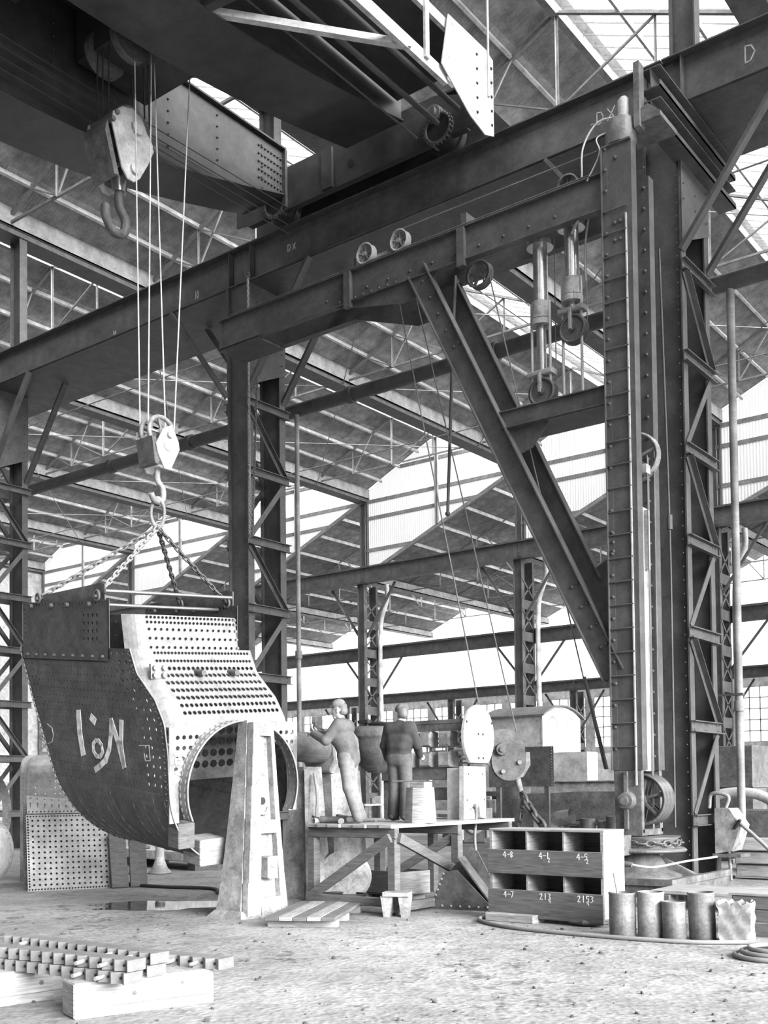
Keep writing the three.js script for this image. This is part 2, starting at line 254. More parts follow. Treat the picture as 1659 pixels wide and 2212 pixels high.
// ---------------------------------------------------------------- runway columns and girders
const rivG = (pts, n, r = 0.022) => pts.map((p) => dome(r, p, n, 6));
function column(x, z, label, group, near = true) {
  const c = thing('lattice_column', label, 'column', [x, 0, z], 0, group), h = 13.8;
  mesh('front_joist', [member(secI(0.66, 0.2, 0.02, 0.03), V(0, 0, -0.1), V(0, h, -0.1), V(1, 0, 0))], M.steel, c);
  mesh('rear_joist', [member(secI(0.66, 0.2, 0.02, 0.03), V(0, 0, -1.21), V(0, h, -1.21), V(1, 0, 0))], M.steel, c);
  mesh('roof_shaft', [member(secI(0.5, 0.26, 0.02, 0.03), V(0, h, -1.21), V(0, YV - 0.36, -1.21), V(1, 0, 0))], M.steel, c);
  mesh('base_plate', [bb(-0.5, 0.5, 0, 0.05, -1.55, 0.22)], M.steel, c);
  const ys = [1.1, 2.74, 4.38, 6.0, 7.61, 9.26, 10.9];
  for (const s of [1, -1]) {
    for (const y of ys) mesh('strut', [s > 0 ? member(secC(0.2, 0.09), V(0.335, y, -1.42), V(0.335, y, 0.03)) : member(secC(0.2, 0.09), V(-0.335, y, 0.03), V(-0.335, y, -1.42))], M.steel, c);
    for (let i = 0; i + 1 < ys.length; i++) { const up = i % 2 === 0; const p = V(s * 0.345, ys[i] + 0.1, up ? -0.06 : -1.25), q = V(s * 0.345, ys[i + 1] - 0.1, up ? -1.25 : -0.06); mesh('diagonal', [up ? bar(p, q, 0.016, 0.13, V(0, 1, 0)) : member(secL(0.11, 0.11), p, q, V(s, 0, 0))], M.steel, c); }
    mesh('gusset', [plateYZ([[0, 11.3], [-1.31, 11.9], [-1.31, 13.8], [0, 13.8]], s * 0.345 + 0.007, 0.014)], M.steel, c);
  }
  if (near) { const r = []; for (const s of [1, -1]) for (let y = 0.5; y < 13.6; y += 0.24) r.push(...rivG([V(s * 0.25, y, 0.0)], V(0, 0, 1), 0.016)); for (const s of [1]) for (const y of ys) for (const z of [0, -0.1, -0.6, -0.68, -1.2, -1.3]) for (const d of [-0.05, 0.05]) r.push(...rivG([V(s * 0.352, y + d, z)], V(s, 0, 0), 0.014)); for (let i = 0; i < 6; i++) for (let j = 0; j < 3; j++) r.push(...rivG([V(0.36, 12.1 + i * 0.28, -0.08 - j * 0.55)], V(1, 0, 0), 0.018)); stuff(mesh('rivet_rows', r, M.steel, c)); }
  for (const s of [1, -1]) for (const [dz, m] of [[-0.05, 0.0], [-1.26, 0.0]]) { const p = V(s * 0.34, 11.15 + m, dz), q = V(s * 2.3, 13.78, dz); mesh('knee_brace', [member(secC(0.17, 0.07), p, q, V(0, 0, 1))], M.steel, c); }
  return c;
}
column(XV[2], -18.06, 'riveted lattice column standing right behind the jib crane post', null);
column(XV[3], -18.06, 'riveted lattice column with a hanging chain, behind the slung firebox', null);
column(XV[4], -18.06, 'riveted lattice column beyond the leaning drilled plates', null);
for (const i of [5, 6]) column(XV[i], -18.06, 'distant lattice column of the near runway', 'distant near-runway columns', false);
const spanNames = [[3, 'riveted runway girder span with large chalk letters, over the jib crane'], [4, 'riveted runway girder span above the slung firebox'], [5, 'dark runway girder span above the leaning drilled plates'], [2, 'runway girder span past the jib crane column'], [6, 'far end span of the near runway girder']];
for (const [i, label] of spanNames) {
  const xl = XV[i], xr = XV[i - 1], g = thing('runway_girder', label, 'girder', [xl, 13.82, -18.3]);
  mesh('plate_web', [member(secI(0.93, 0.4, 0.016, 0.028), V(0.01, 0.465, 0), V(S - 0.01, 0.465, 0))], M.steel, g);
  mesh('surge_plate', [bb(0.01, S - 0.01, -0.02, 0, -2.0, 0.15), bb(0.01, S - 0.01, -0.02, 0.3, -2.05, -2.0)], M.steel, g);
  mesh('web_angle', [bb(0.02, S - 0.02, 0.13, 0.14, 0.006, 0.016), bb(0.02, S - 0.02, 0.78, 0.79, 0.006, 0.016)], M.steel, g);
  const r = []; for (let x = 0.2; x < S; x += 0.3) r.push(...rivG([V(x, 0.84, 0.012)], V(0, 0, 1), 0.018)); stuff(mesh('rivet_rows', r, M.steel, g));
  for (const x of [0.16, S - 0.16]) mesh('splice_plate', [bb(x - 0.15, x + 0.15, 0.12, 0.8, 0.008, 0.024)], M.steel, g);
  for (const x of [0.35, S - 0.35]) mesh('stiffener', [bb(x - 0.01, x + 0.01, 0.02, 0.9, 0.01, 0.16)], M.steel, g);
  if (i === 3) { const t = (pts, ox, oy, s) => ribbon(pts.map(([a, b]) => [ox + a * s, oy + b * s]), 0.02, 0.004).map((q) => q.translate(0, 0, 0.012));
    const D = [[0, 0], [0, 1], [0.35, 0.92], [0.55, 0.5], [0.3, 0.06], [0, 0]], X = [[0, 0], [0.6, 1]], X2 = [[0, 0.95], [0.6, 0.05]];
    mesh('chalk_mark', [...t(D, 9.32, 0.34, 0.24), ...t(X, 9.54, 0.34, 0.24), ...t(X2, 9.54, 0.34, 0.24), ...t([[0, 0], [0.2, 0]], 9.2, 0.4, 0.2), ...t(D, 1.45, 0.42, 0.16), ...t(X, 1.6, 0.42, 0.14), ...t(X2, 1.6, 0.42, 0.14)], M.chalk, g); }
  if (i === 2) { const t = (pts, ox, oy, s) => ribbon(pts.map(([a, b]) => [ox + a * s, oy + b * s]), 0.022, 0.004).map((q) => q.translate(0, 0, 0.012)); mesh('chalk_mark', [...t([[0, 0], [0, 1], [0.35, 0.92], [0.55, 0.5], [0.3, 0.06], [0, 0]], 1.45, 0.34, 0.3), ...t([[0.3, 1], [0, 0.6], [0.4, 0.3]], 1.95, 0.34, 0.3)], M.chalk, g); }
  if (i === 4) { const t = (pts, ox, oy, s) => ribbon(pts.map(([a, b]) => [ox + a * s, oy + b * s]), 0.02, 0.004).map((q) => q.translate(0, 0, 0.012)); for (const [ox, oy] of [[9.0, 0.2], [5.8, 0.05]]) mesh('chalk_mark', [...t([[0, 1], [0, 0]], ox, oy, 0.2), ...t([[0.2, 0.5], [0.35, 1], [0.5, 0.5], [0.35, 0], [0.2, 0.5]], ox, oy, 0.2)], M.chalk, g); }
}
const rail = tag(mesh('crane_rail', [bb(-61, 13, 14.75, 14.85, -18.33, -18.27), bb(-61, 13, 14.75, 14.77, -18.37, -18.23)], M.steel), 'steel crane rail laid along the near runway girder', 'rail');
// far runway at the end wall, with its columns, and the lower runways of the saw-tooth aisle
function farColumn(x, z, h, top, label, group) {
  const c = thing('lattice_column', label, 'column', [x, 0, z], 0, group);
  mesh('front_joist', [member(secI(0.5, 0.3, 0.02, 0.03), V(0, 0, 0), V(0, h, 0), V(1, 0, 0))], M.steel, c);
  mesh('rear_joist', [member(secI(0.5, 0.2, 0.02, 0.03), V(0, 0, -1.1), V(0, h, -1.1), V(1, 0, 0))], M.steel, c);
  if (top > h) mesh('roof_shaft', [member(secI(0.55, 0.3, 0.02, 0.03), V(0, h, -0.35), V(0, top, -0.35), V(1, 0, 0))], M.steel, c);
  for (let y = 1; y < h - 1.6; y += 1.7) { mesh('batten_plate', [bb(0.25, 0.27, y, y + 0.5, -1.2, 0.15)], M.steel, c); for (const s of [1, -1]) mesh('lattice_bar', [bar(V(0.27, y + 0.55, s > 0 ? 0.1 : -1.15), V(0.27, y + 1.65, s > 0 ? -1.15 : 0.1), 0.02, 0.1)], M.steel, c); }
  for (const s of [1, -1]) mesh('knee_brace', [member(secL(0.12, 0.12), V(s * 0.25, h - 3.2, -0.1), V(s * 2.4, h - 0.1, -0.1))], M.steel, c);
  if (h > 12) for (const s of [1, -1]) mesh('knee_brace', [member(secL(0.1, 0.1), V(s * 0.25, 7.2, -1.1), V(s * 2.2, 9.6, -1.1))], M.steel, c);
  return c;
}
for (let i = 2; i < 9; i++) farColumn(XV[i], ZB + 0.35, 13.85, YV - 0.35, 'lattice column carrying the far runway below the corrugated wall', 'far runway columns');
for (let i = 2; i < 9; i++) farColumn(XV[i] + 3.2, -70.2, 8.7, 8.7, 'slender lattice column in front of the windowed rear wall', 'rear wall columns');
for (let i = 2; i < 9; i++) {
  for (const [y, h, z, m, nm, gr, dx] of [[13.85, 0.95, ZB + 0.4, M.steel, 'runway girder span below the pale corrugated wall', 'far runway spans', 0], [9.5, 0.7, ZB - 0.9, M.steel, 'lower runway girder span behind the far columns', 'lower runway spans', 0], [8.72, 0.7, -70.2, M.steel, 'runway girder span along the windowed rear wall', 'rear runway spans', 3.2]]) {
    const g = thing('runway_girder', nm, 'girder', [XV[i] + dx, y, z], 0, gr);
    mesh('plate_web', [member(secI(h, 0.4, 0.02, 0.03), V(0.01, h / 2, 0), V(S - 0.01, h / 2, 0))], m, g); mesh('rail', [bb(0, S, h, h + 0.1, -0.04, 0.04)], m, g);
    for (const x of [0.13, S - 0.13]) mesh('splice_plate', [bb(x - 0.12, x + 0.12, 0.1, h - 0.1, 0.012, 0.03)], m, g);
    if (y > 9) for (let k = 0; k < 4; k++) mesh('splice_bolt', [cyl(V(0.12, h * (0.2 + 0.2 * k), 0.02), V(0.12, h * (0.2 + 0.2 * k), 0.06), 0.05, 0.05, 6)], m, g);
  }
}
// ---------------------------------------------------------------- overhead travelling crane
{
  const c = thing('overhead_crane', 'dark travelling crane with twin fish-bellied girders spanning the aisle', 'crane');
  const zN = 9, zE = -17.6;                                   // girders run from behind the camera to the near runway
  function fish(x0, x1, top, end, mid, m, name) {             // fish-bellied box girder
    const pts = [[zE, top], [zE, end]]; for (let i = 1; i <= 12; i++) { const t = i / 12; pts.push([zE + 7.5 * t, lin(end, mid, Math.sin(t * Math.PI / 2))]); } pts.push([zN, mid], [zN, top]);
    const g = mesh(name, [plateYZ(pts, x1, 0.02), plateYZ(pts, x0 + 0.02, 0.02)], m, c);
    const bot = []; for (let i = 1; i + 2 < pts.length; i++) { const [a, ya] = pts[i], [b, yb] = pts[i + 1]; bot.push(bar(V((x0 + x1) / 2, ya - 0.01, a), V((x0 + x1) / 2, yb - 0.01, b), x1 - x0 + 0.14, 0.025)); }
    mesh('bottom_flange', bot, M.crane, g); mesh('top_flange', [bb(x0 - 0.1, x1 + 0.1, top, top + 0.04, zE, zN)], M.crane, g);
    return g;
  }
  const back = fish(-17.3, -16.1, 16.1, 15.1, 13.75, M.crane, 'main_girder'); back.userData.label = 'rear girder with its web in the light';
  const r = []; for (let z = -16.9; z < -6; z += 1.35) for (let i = 0; i < 6; i++) r.push(...rivG([V(-16.085, 14.6 + i * 0.24 + (z < -15 ? 0.35 : 0), z)], V(1, 0, 0), 0.025)); for (let i = 0; i < 5; i++) for (let j = 0; j < 8; j++) r.push(...rivG([V(-16.085, 15.15 + i * 0.18, -17.5 + j * 0.1)], V(1, 0, 0), 0.03)); stuff(mesh('rivet_rows', r, M.crane, back));
  mesh('web_stiffener', [bb(-16.1, -16.0, 14.8, 16.1, -17.62, -17.55)], M.crane, back);
  const front = fish(-14.2, -12.8, 16.1, 15.5, 14.55, M.crane, 'main_girder'); front.userData.label = 'front girder with its curved belly';
  // end carriage
  const ec = mesh('end_carriage', [plateXY([[-17.9, 15.05], [-17.9, 15.6], [-16.6, 15.95], [-12.2, 15.95], [-11.2, 15.6], [-10.8, 15.1], [-11.3, 14.98], [-17.2, 14.98]], -17.95, 0.03), plateXY([[-17.9, 15.05], [-17.9, 15.6], [-16.6, 15.95], [-12.2, 15.95], [-11.2, 15.6], [-10.8, 15.1], [-11.3, 14.98], [-17.2, 14.98]], -18.62, 0.03), bb(-17.5, -11.2, 15.9, 15.95, -18.6, -17.95)], M.crane, c);
  mesh('end_flange', [bb(-17.5, -11.4, 14.96, 14.99, -18.05, -17.9)], M.crane, ec); mesh('axle_hole', [cyl(V(-14.4, 15.35, -17.94), V(-14.4, 15.35, -17.9), 0.09)], M.black, ec);
  for (const x of [-16.6, -12.05]) { const w = mesh('runner_wheel', [cyl(V(x, 15.18, -18.4), V(x, 15.18, -17.86), 0.34, 0.34, 28), cyl(V(x, 15.18, -18.22), V(x, 15.18, -18.18), 0.4, 0.4, 28)], M.crane, c); mesh('axle_box', [cyl(V(x - 0.1, 15.5, -17.98), V(x - 0.1, 15.5, -17.78), 0.2, 0.18), cyl(V(x - 0.1, 15.5, -17.78), V(x - 0.1, 15.5, -17.7), 0.11)], M.castDark, w); const t = []; for (let k = 0; k < 24; k++) t.push(box(0.05, 0.03, 0.06, 0.33, 0, 0).rotateZ(k / 24 * 2 * Math.PI).translate(x, 15.18, -17.83)); mesh('gear_ring', [...t, ring(0.3, 0.03, x, 15.18, -17.83)], M.castDark, w); }
  mesh('buffer_plate', [bb(-15.2, -14.9, 15.0, 15.9, -17.95, -17.85)], M.crane, ec);
  // walkway on the outer side
  const wx = -10.6, wk = mesh('walkway_beam', [member(secC(0.24, 0.09), V(wx - 0.05, 14.72, zN), V(wx - 0.05, 14.72, -16.1)), member(secC(0.2, 0.08), V(wx - 0.05, 15.72, zN), V(wx - 0.05, 15.72, -16.3))], M.white, c);
  mesh('walkway_deck', [bb(-12.75, wx - 0.1, 15.8, 15.84, -17.4, zN)], M.crane, wk);
  for (let z = -15.4; z < zN; z += 2.1) mesh('walkway_post', [bb(wx - 0.05, wx, 14.7, 15.8, z - 0.06, z + 0.06)], M.white, wk);
  mesh('end_screen', [plateYZ([[-15.81, 14.81], [-16.05, 15.86], [-17.35, 15.9], [-17.6, 15.82], [-17.6, 14.32], [-17.28, 14.2], [-16.75, 14.32]], wx + 0.02, 0.02)], M.white, c).userData.label = 'white end screen of the walkway';
  const rb = []; for (let i = 0; i < 5; i++) rb.push(...rivG([V(wx + 0.02, 14.5 + i * 0.28, -17.0), V(wx + 0.02, 14.5 + i * 0.28, -17.52)], V(1, 0, 0), 0.03)); stuff(mesh('bolt_rows', rb, M.black, c));
  for (const z of [-17.4, -13.2, -9]) mesh('handrail_post', [cyl(V(wx + 0.03, 15.0, z), V(wx + 0.03, 17.2, z), 0.025, 0.025, 8)], M.white, wk);
  mesh('handrail', [cyl(V(wx + 0.03, 17.15, -17.4), V(wx + 0.03, 17.15, zN), 0.022, 0.022, 8)], M.white, wk);
  mesh('lateral_brace', [member(secL(0.12, 0.12), V(-12.8, 14.68, -12.25), V(wx, 14.62, -14.9))], M.white, c);
  mesh('lateral_brace', [member(secL(0.16, 0.16), V(-12.8, 14.62, -12.0), V(wx, 14.6, -12.3))], M.crane, c);
  for (const z of [-9, -5]) mesh('lateral_brace', [member(secL(0.14, 0.14), V(-12.8, 14.62, z), V(wx, 14.6, z))], M.crane, c);
  for (const [x, y] of [[-12.4, 14.98], [-11.9, 15.1], [-11.4, 15.2]]) mesh('drive_shaft', [cyl(V(x, y, -17.6), V(x, y, zN), x > -12 ? 0.055 : 0.02, x > -12 ? 0.055 : 0.02, 10)], M.steel, c);
  for (let k = 0; k < 4; k++) mesh('collector_wire', [cyl(V(-15.95 + k * 0.03, 14.75 - k * 0.22, -17.5), V(-15.95 + k * 0.03, 14.45 - k * 0.22, 2), 0.012, 0.012, 5)], M.crane, c);
  // crab with its hoist drums between the girders
  const crab = mesh('crab', [bb(-16.3, -12.9, 16.15, 16.45, -13.6, -8.2), bb(-15.95, -14.3, 15.0, 16.2, -13.5, -11.9), bb(-15.9, -14.3, 15.3, 16.2, -10.6, -8.6)], M.crane, c);
  for (const z of [-12.7, -10.0, -8.9]) mesh('hoist_drum', [cyl(V(-16, 15.5, z), V(-14.25, 15.5, z), 0.42, 0.42, 24)], M.crane, crab);
  for (const x of [-14.9, -15.6]) mesh('upper_sheave', [cyl(V(x, 15.1, -12.2), V(x + 0.15, 15.1, -12.2), 0.4, 0.4, 24)], M.castDark, crab);
}
// large hook block
{
  const b = thing('hook_block', 'large idle hook block with pale pear-shaped side plates', 'hook block', [-15.25, 12.3, -12.27]);
  const L = (pts) => pts.map(([y, z]) => [z + 12.27, y - 12.3]);
  const out = L([[13.46, -11.84], [13.66, -11.87], [13.84, -12.07], [13.91, -12.3], [13.83, -12.51], [13.61, -12.63], [13.4, -12.81], [13.04, -12.65], [12.7, -12.46], [12.58, -12.33], [12.58, -12.19], [12.73, -12.06]]);
  for (const x of [0.37, -0.32]) mesh('side_plate', [plateYZ(out, x, 0.04, 0.01)], M.white, b);
  mesh('sheave_pin', [cyl(V(-0.4, 1.28, -0.11), V(0.44, 1.28, -0.11), 0.12, 0.12, 20)], M.white, b); mesh('trunnion_pin', [cyl(V(-0.4, 0.51, -0.05), V(0.43, 0.51, -0.05), 0.09, 0.09, 20)], M.white, b);
  for (const [y, z] of [[1.1, -0.53], [1.2, 0.42], [1.36, 0.33]]) mesh('cross_bolt', [cyl(V(-0.38, y, z), V(0.42, y, z), 0.045, 0.045, 10)], M.castDark, b);
  for (const x of [-0.2, -0.05, 0.12, 0.25]) mesh('sheave', [cyl(V(x - 0.05, 1.28, -0.11), V(x + 0.05, 1.28, -0.11), 0.42, 0.42, 28)], M.castDark, b);
  mesh('guard', [plateYZ(L([[13.5, -11.8], [13.3, -11.75], [12.6, -11.95], [12.62, -12.05]]), 0.3, 0.6)], M.castDark, b);
  mesh('cross_head', [bb(-0.36, 0.36, 0.42, 0.6, -0.13, 0.06)], M.castDark, b); mesh('swivel_nut', [cyl(V(0, 0.2, -0.03), V(0, 0.45, -0.03), 0.13, 0.15, 16)], M.bright, b);
  const hk = [V(0, 0.3, -0.03), V(0, -0.05, -0.03), V(0, -0.25, -0.16), V(0, -0.5, -0.12), V(0, -0.56, 0.1), V(0, -0.36, 0.26), V(0, -0.18, 0.28)];
  mesh('hook', [tube(hk, 0.085, 40, 12), ball(0.085, 0, -0.18, 0.28)], M.castDark, b);
  for (const [x, z] of [[-0.2, 0.31], [-0.2, -0.53], [-0.05, 0.31], [0.12, 0.31], [0.12, -0.53], [0.25, -0.53]]) mesh('fall_rope', [cyl(V(x, 1.3, z), V(x, 3.2, z * 0.9), 0.016, 0.016, 6)], M.crane, b);
}
// small hook block carrying the firebox
const RING = V(-12.42, 5.98, -10.72);
{
  const b = thing('hook_block', 'small hook block holding the ring of the chain slings', 'hook block', [RING.x, RING.y, RING.z]);
  const pl = [[0.16, 0.75], [0.2, 0.9], [0.05, 1.16], [-0.1, 1.24], [-0.24, 1.02], [-0.26, 0.9], [-0.08, 0.55], [0.04, 0.55]];
  for (const x of [0.2, -0.2]) mesh('side_plate', [plateYZ(pl, x, 0.03, 0.008)], M.white, b);
  mesh('cheek_plate', [plateYZ([[0.2, 0.6], [0.26, 1.0], [0.18, 1.0], [0.12, 0.6]], 0.18, 0.36)], M.castDark, b);
  mesh('plate_boss', [cyl(V(0.2, 0.92, -0.03), V(0.225, 0.92, -0.03), 0.1, 0.09, 20)], M.white, b); mesh('sheave_pin', [cyl(V(-0.2, 1.08, -0.05), V(0.25, 1.08, -0.05), 0.05, 0.05)], M.white, b);
  for (const x of [-0.11, 0.07]) { const sh = mesh('sheave', [ring(0.24, 0.035, 0, 0, 0).rotateY(Math.PI / 2).translate(x, 1.13, -0.02), cyl(V(x - 0.04, 1.13, -0.02), V(x + 0.04, 1.13, -0.02), 0.07, 0.07)], M.cast, b); for (let k = 0; k < 5; k++) { const a = k / 5 * 2 * Math.PI; mesh('spoke', [bar(V(x, 1.13, -0.02), V(x, 1.13 + 0.23 * Math.sin(a), -0.02 + 0.23 * Math.cos(a)), 0.03)], M.cast, sh); } }
  mesh('hook', [tube([V(0, 0.6, 0), V(0, 0.42, 0), V(0, 0.3, -0.1), V(0, 0.13, -0.09), V(0, 0.09, 0.05), V(0, 0.2, 0.13)], 0.045, 36, 10)], M.cast, b);
  for (const [x, z, tz] of [[-0.11, 0.24, -1.75], [0.07, 0.24, -2.0], [-0.11, -0.26, -2.2], [0.07, -0.26, -2.95]]) mesh('fall_rope', [cyl(V(x, 1.1, z), V(x - 2.5, 9.6, tz), 0.013, 0.013, 6)], M.ropePale, b);
}
// ---------------------------------------------------------------- firebox shell hung upside down from the slings
function perforated(fn, cells, th = 0.016) {            // cells: [u0,u1,v0,v1,holeRadius]; fn(u,v) -> point on the plate
  const pos = [], N = 8, nrm = (u, v) => { const e = 0.01, a = fn(u + e, v).sub(fn(u - e, v)), b = fn(u, v + e).sub(fn(u, v - e)); return a.cross(b).normalize(); };
  const tri = (a, b, c) => pos.push(a.x, a.y, a.z, b.x, b.y, b.z, c.x, c.y, c.z);
  for (const [u0, u1, v0, v1, r] of cells) {
    const um = (u0 + u1) / 2, vm = (v0 + v1) / 2;
    if (!r) { const A = fn(u0, v0), B = fn(u1, v0), C = fn(u1, v1), D = fn(u0, v1); tri(A, B, C); tri(A, C, D); continue; }
    const n = nrm(um, vm).multiplyScalar(-th), out = [[u1, vm], [u1, v1], [um, v1], [u0, v1], [u0, vm], [u0, v0], [um, v0], [u1, v0]].map(([a, b]) => fn(a, b));
    const inn = [], deep = []; for (let k = 0; k < N; k++) { const a = k / N * 2 * Math.PI, p = fn(um + r * Math.cos(a), vm + r * Math.sin(a)); inn.push(p); deep.push(p.clone().add(n)); }
    for (let k = 0; k < N; k++) { const l = (k + 1) % N; tri(out[k], out[l], inn[k]); tri(inn[k], out[l], inn[l]); tri(inn[k], inn[l], deep[k]); tri(deep[k], inn[l], deep[l]); }
  }
  const g = new THREE.BufferGeometry(); g.setAttribute('position', new THREE.Float32BufferAttribute(pos, 3)); g.computeVertexNormals(); return g;
}
const grid = (u0, u1, v0, v1, nu, nv, r, skip = () => false) => { const o = []; for (let i = 0; i < nu; i++) for (let j = 0; j < nv; j++) { const a = lin(u0, u1, i / nu), b = lin(u0, u1, (i + 1) / nu), c = lin(v0, v1, j / nv), d = lin(v0, v1, (j + 1) / nv); const R = typeof r === 'function' ? r((a + b) / 2, (c + d) / 2) : r; if (!skip((a + b) / 2, (c + d) / 2)) o.push([a, b, c, d, R]); } return o; };
const BO = V(-10.76, 1.77, -10.62), BR = new THREE.Euler(rad(4), rad(-9), rad(-6.5), 'YXZ');
const interp = (t, xs, ys) => { if (t <= xs[0]) return ys[0]; for (let i = 1; i < xs.length; i++) if (t <= xs[i]) return lin(ys[i - 1], ys[i], (t - xs[i - 1]) / (xs[i] - xs[i - 1])); return ys[ys.length - 1]; };
const boiler = thing('boiler_firebox', 'drilled steel firebox shell slung upside down, painted with a large white mark', 'firebox', BO.toArray()); boiler.rotation.copy(BR);
{
  const b = boiler, R = 1.08, half = R * Math.PI / 2;
  const xf = (y) => interp(y, [-1.1, -0.1, 0.5, 0.9, 1.2, 1.55, 1.88], [0.1, 0.09, 0.05, -0.04, -0.26, -0.72, -0.9]), xb = (y) => interp(y, [-1.1, -0.6, -0.05, 0.2, 1.05, 1.8], [-2.3, -2.75, -3.12, -3.28, -3.8, -4.2]);
  // wrapper: s runs from the near top edge (s = 1.88) down the side, under the crown and up the far side
  const sec = (s) => s > 0 ? V(0, s, R) : s > -2 * half ? V(0, R * Math.sin(s / R), R * Math.cos(s / R)) : V(0, -s - 2 * half, -R);
  const wrap = (u, s) => { const p = sec(s), y = p.y; p.x = lin(xb(y), xf(y), u); return p; };
  const cells = [
    ...grid(0, 0.03, 0, 1.88, 1, 30, 0.006), ...grid(0.03, 0.1, 0, 1.88, 2, 18, 0.006), ...grid(0.1, 0.82, 0, 1.88, 25, 17, 0.0045), ...grid(0.82, 0.96, 0, 1.88, 3, 15, 0.009), ...grid(0.96, 1, 0, 1.88, 1, 30, 0.006),
    ...grid(0, 1, -0.1, 0, 40, 1, 0.006), ...grid(0, 1, -half, -0.1, 22, 12, (u, v) => (Math.round(u * 22) % 2 ? 0.0035 : 0)), ...grid(0, 1, -half * 1.3, -half, 12, 6, 0), ...grid(0, 0.78, -half * 2 + 0.42, -half * 1.3, 12, 8, 0), ...grid(0, 0.93, -half * 2 - 1.88, -half * 2 + 0.42, 24, 14, 0.004),
  ].map(([u0, u1, v0, v1, r]) => [u0, u1, v0, v1, r]);
  // hole radii above are given in u; stretch so that holes stay round
  const W = (u, s) => wrap(u, s);
  const pos = [], rr = (u, s) => { const p = sec(s); return xf(p.y) - xb(p.y); };
  const round = (list) => { const out = []; for (const [u0, u1, v0, v1, r] of list) { if (!r) { out.push([u0, u1, v0, v1, 0]); continue; } out.push([u0, u1, v0, v1, r]); } return out; };
  function perfRound(fn, list) { // as perforated(), with u measured in shares of the length
    const gs = [], tri = (a, c, d) => pos.push(a.x, a.y, a.z, c.x, c.y, c.z, d.x, d.y, d.z), N = 8;
    for (const [u0, u1, v0, v1, r] of round(list)) { const um = (u0 + u1) / 2, vm = (v0 + v1) / 2; if (!r) { const A = fn(u0, v0), B = fn(u1, v0), C = fn(u1, v1), D = fn(u0, v1); tri(A, B, C); tri(A, C, D); continue; }
      const Lw = rr(um, vm), out = [[u1, vm], [u1, v1], [um, v1], [u0, v1], [u0, vm], [u0, v0], [um, v0], [u1, v0]].map(([a, c]) => fn(a, c)), rm = r * 3.3, inn = [], deep = [], c0 = fn(um, vm), nn = sec(vm); const n = (vm > 0 ? V(0, 0, 1) : vm > -2 * half ? V(0, nn.y, nn.z).normalize() : V(0, 0, -1)).multiplyScalar(-0.02);
      for (let k = 0; k < N; k++) { const a = k / N * 2 * Math.PI, p = fn(um + rm * Math.cos(a) / Lw, vm + rm * Math.sin(a)); inn.push(p); deep.push(p.clone().add(n)); }
      for (let k = 0; k < N; k++) { const l = (k + 1) % N; tri(out[k], out[l], inn[k]); tri(inn[k], out[l], inn[l]); tri(inn[k], inn[l], deep[k]); tri(deep[k], inn[l], deep[l]); } }
    const g = new THREE.BufferGeometry(); g.setAttribute('position', new THREE.Float32BufferAttribute(pos.splice(0), 3)); g.computeVertexNormals(); return g;
  }
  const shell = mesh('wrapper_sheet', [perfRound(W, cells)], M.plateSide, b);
  const edge = []; for (let i = 0; i <= 60; i++) { const s = lin(1.88, -half * 1.3, i / 60); edge.push(wrap(1, s)); } mesh('sheet_edge', [tube(edge, 0.012, 120, 6)], M.plateFront, shell);
  const eb = []; for (let i = 0; i <= 60; i++) { const s = lin(1.88, -half * 1.3, i / 60); eb.push(wrap(0, s)); } mesh('sheet_edge', [tube(eb, 0.016, 120, 6)], M.plateFront, shell);
  const heads = []; for (let i = 0; i < 40; i++) { const s = lin(1.8, -half * 0.9, i / 40), p = wrap(0.008, s); heads.push(dome(0.02, p, s > 0 ? V(0, 0, 1) : V(0, p.y, p.z), 6)); if (i < 26) { const q = wrap(0.975, s); heads.push(dome(0.02, q, s > 0 ? V(0, 0, 1) : V(0, q.y, q.z), 6)); } } stuff(mesh('rivet_rows', heads, M.plateSide, shell));
  // painted mark: a No 1 that hangs upside down with the shell
  const st = (pts, w) => ribbon(pts, w, 0.006).map((g) => g.translate(0, 0, R + 0.006)), P = (px, py) => [lin(-2.42, -1.02, (px - 168) / 92), lin(0.93, 0.13, (py - 1545) / 122)];
  for (const [pts, w] of [[[P(173, 1545), P(175, 1590), P(181, 1635)], 0.13], [[P(198, 1553), P(204, 1560)], 0.11], [[P(206, 1603), P(201, 1611), P(201, 1626), P(207, 1637), P(214, 1637), P(219, 1626), P(217, 1611), P(211, 1602), P(206, 1603)], 0.06], [[P(205, 1667), P(214, 1657), P(224, 1643), P(231, 1618), P(234, 1585), P(235, 1555)], 0.09], [[P(235, 1556), P(247, 1600), P(257, 1648)], 0.1], [[P(257, 1648), P(252, 1600), P(253, 1555)], 0.1]]) mesh('painted_stroke', st(pts, w), M.paint, shell).userData.label = 'white painted stroke of an upside-down number';
  for (const pts of [[P(284, 1600), P(300, 1597), P(302, 1628), P(294, 1630), P(292, 1615)], [P(108, 1580), P(118, 1588), P(121, 1605), P(118, 1620), P(110, 1626)]]) mesh('chalk_mark', st(pts, 0.012), M.chalk, shell);
  // throat plate: sloping drilled face, then the upright face with the barrel arch
  const prof = (y) => xf(y) + 0.06, sy = [0.85, 1.2, 1.55, 1.88];
  const throat = (z, y) => { const k = Math.min(1, Math.max(0, (Math.abs(z) - 0.82) / 0.26)); return V(prof(y) - 0.24 * k * k, y, z); };
  const tp = mesh('throat_plate', [perforated(throat, [...grid(-0.86, 0.78, 0.98, 1.66, 21, 7, 0.026), ...grid(-0.86, 0.78, 1.66, 1.88, 29, 2, 0.02), ...grid(0.78, 1.08, 0.85, 1.88, 8, 14, 0), ...grid(-1.08, -0.86, 0.85, 1.88, 6, 14, 0), ...grid(-0.86, 0.78, 0.85, 0.98, 21, 3, 0)])], M.plateFront, b);
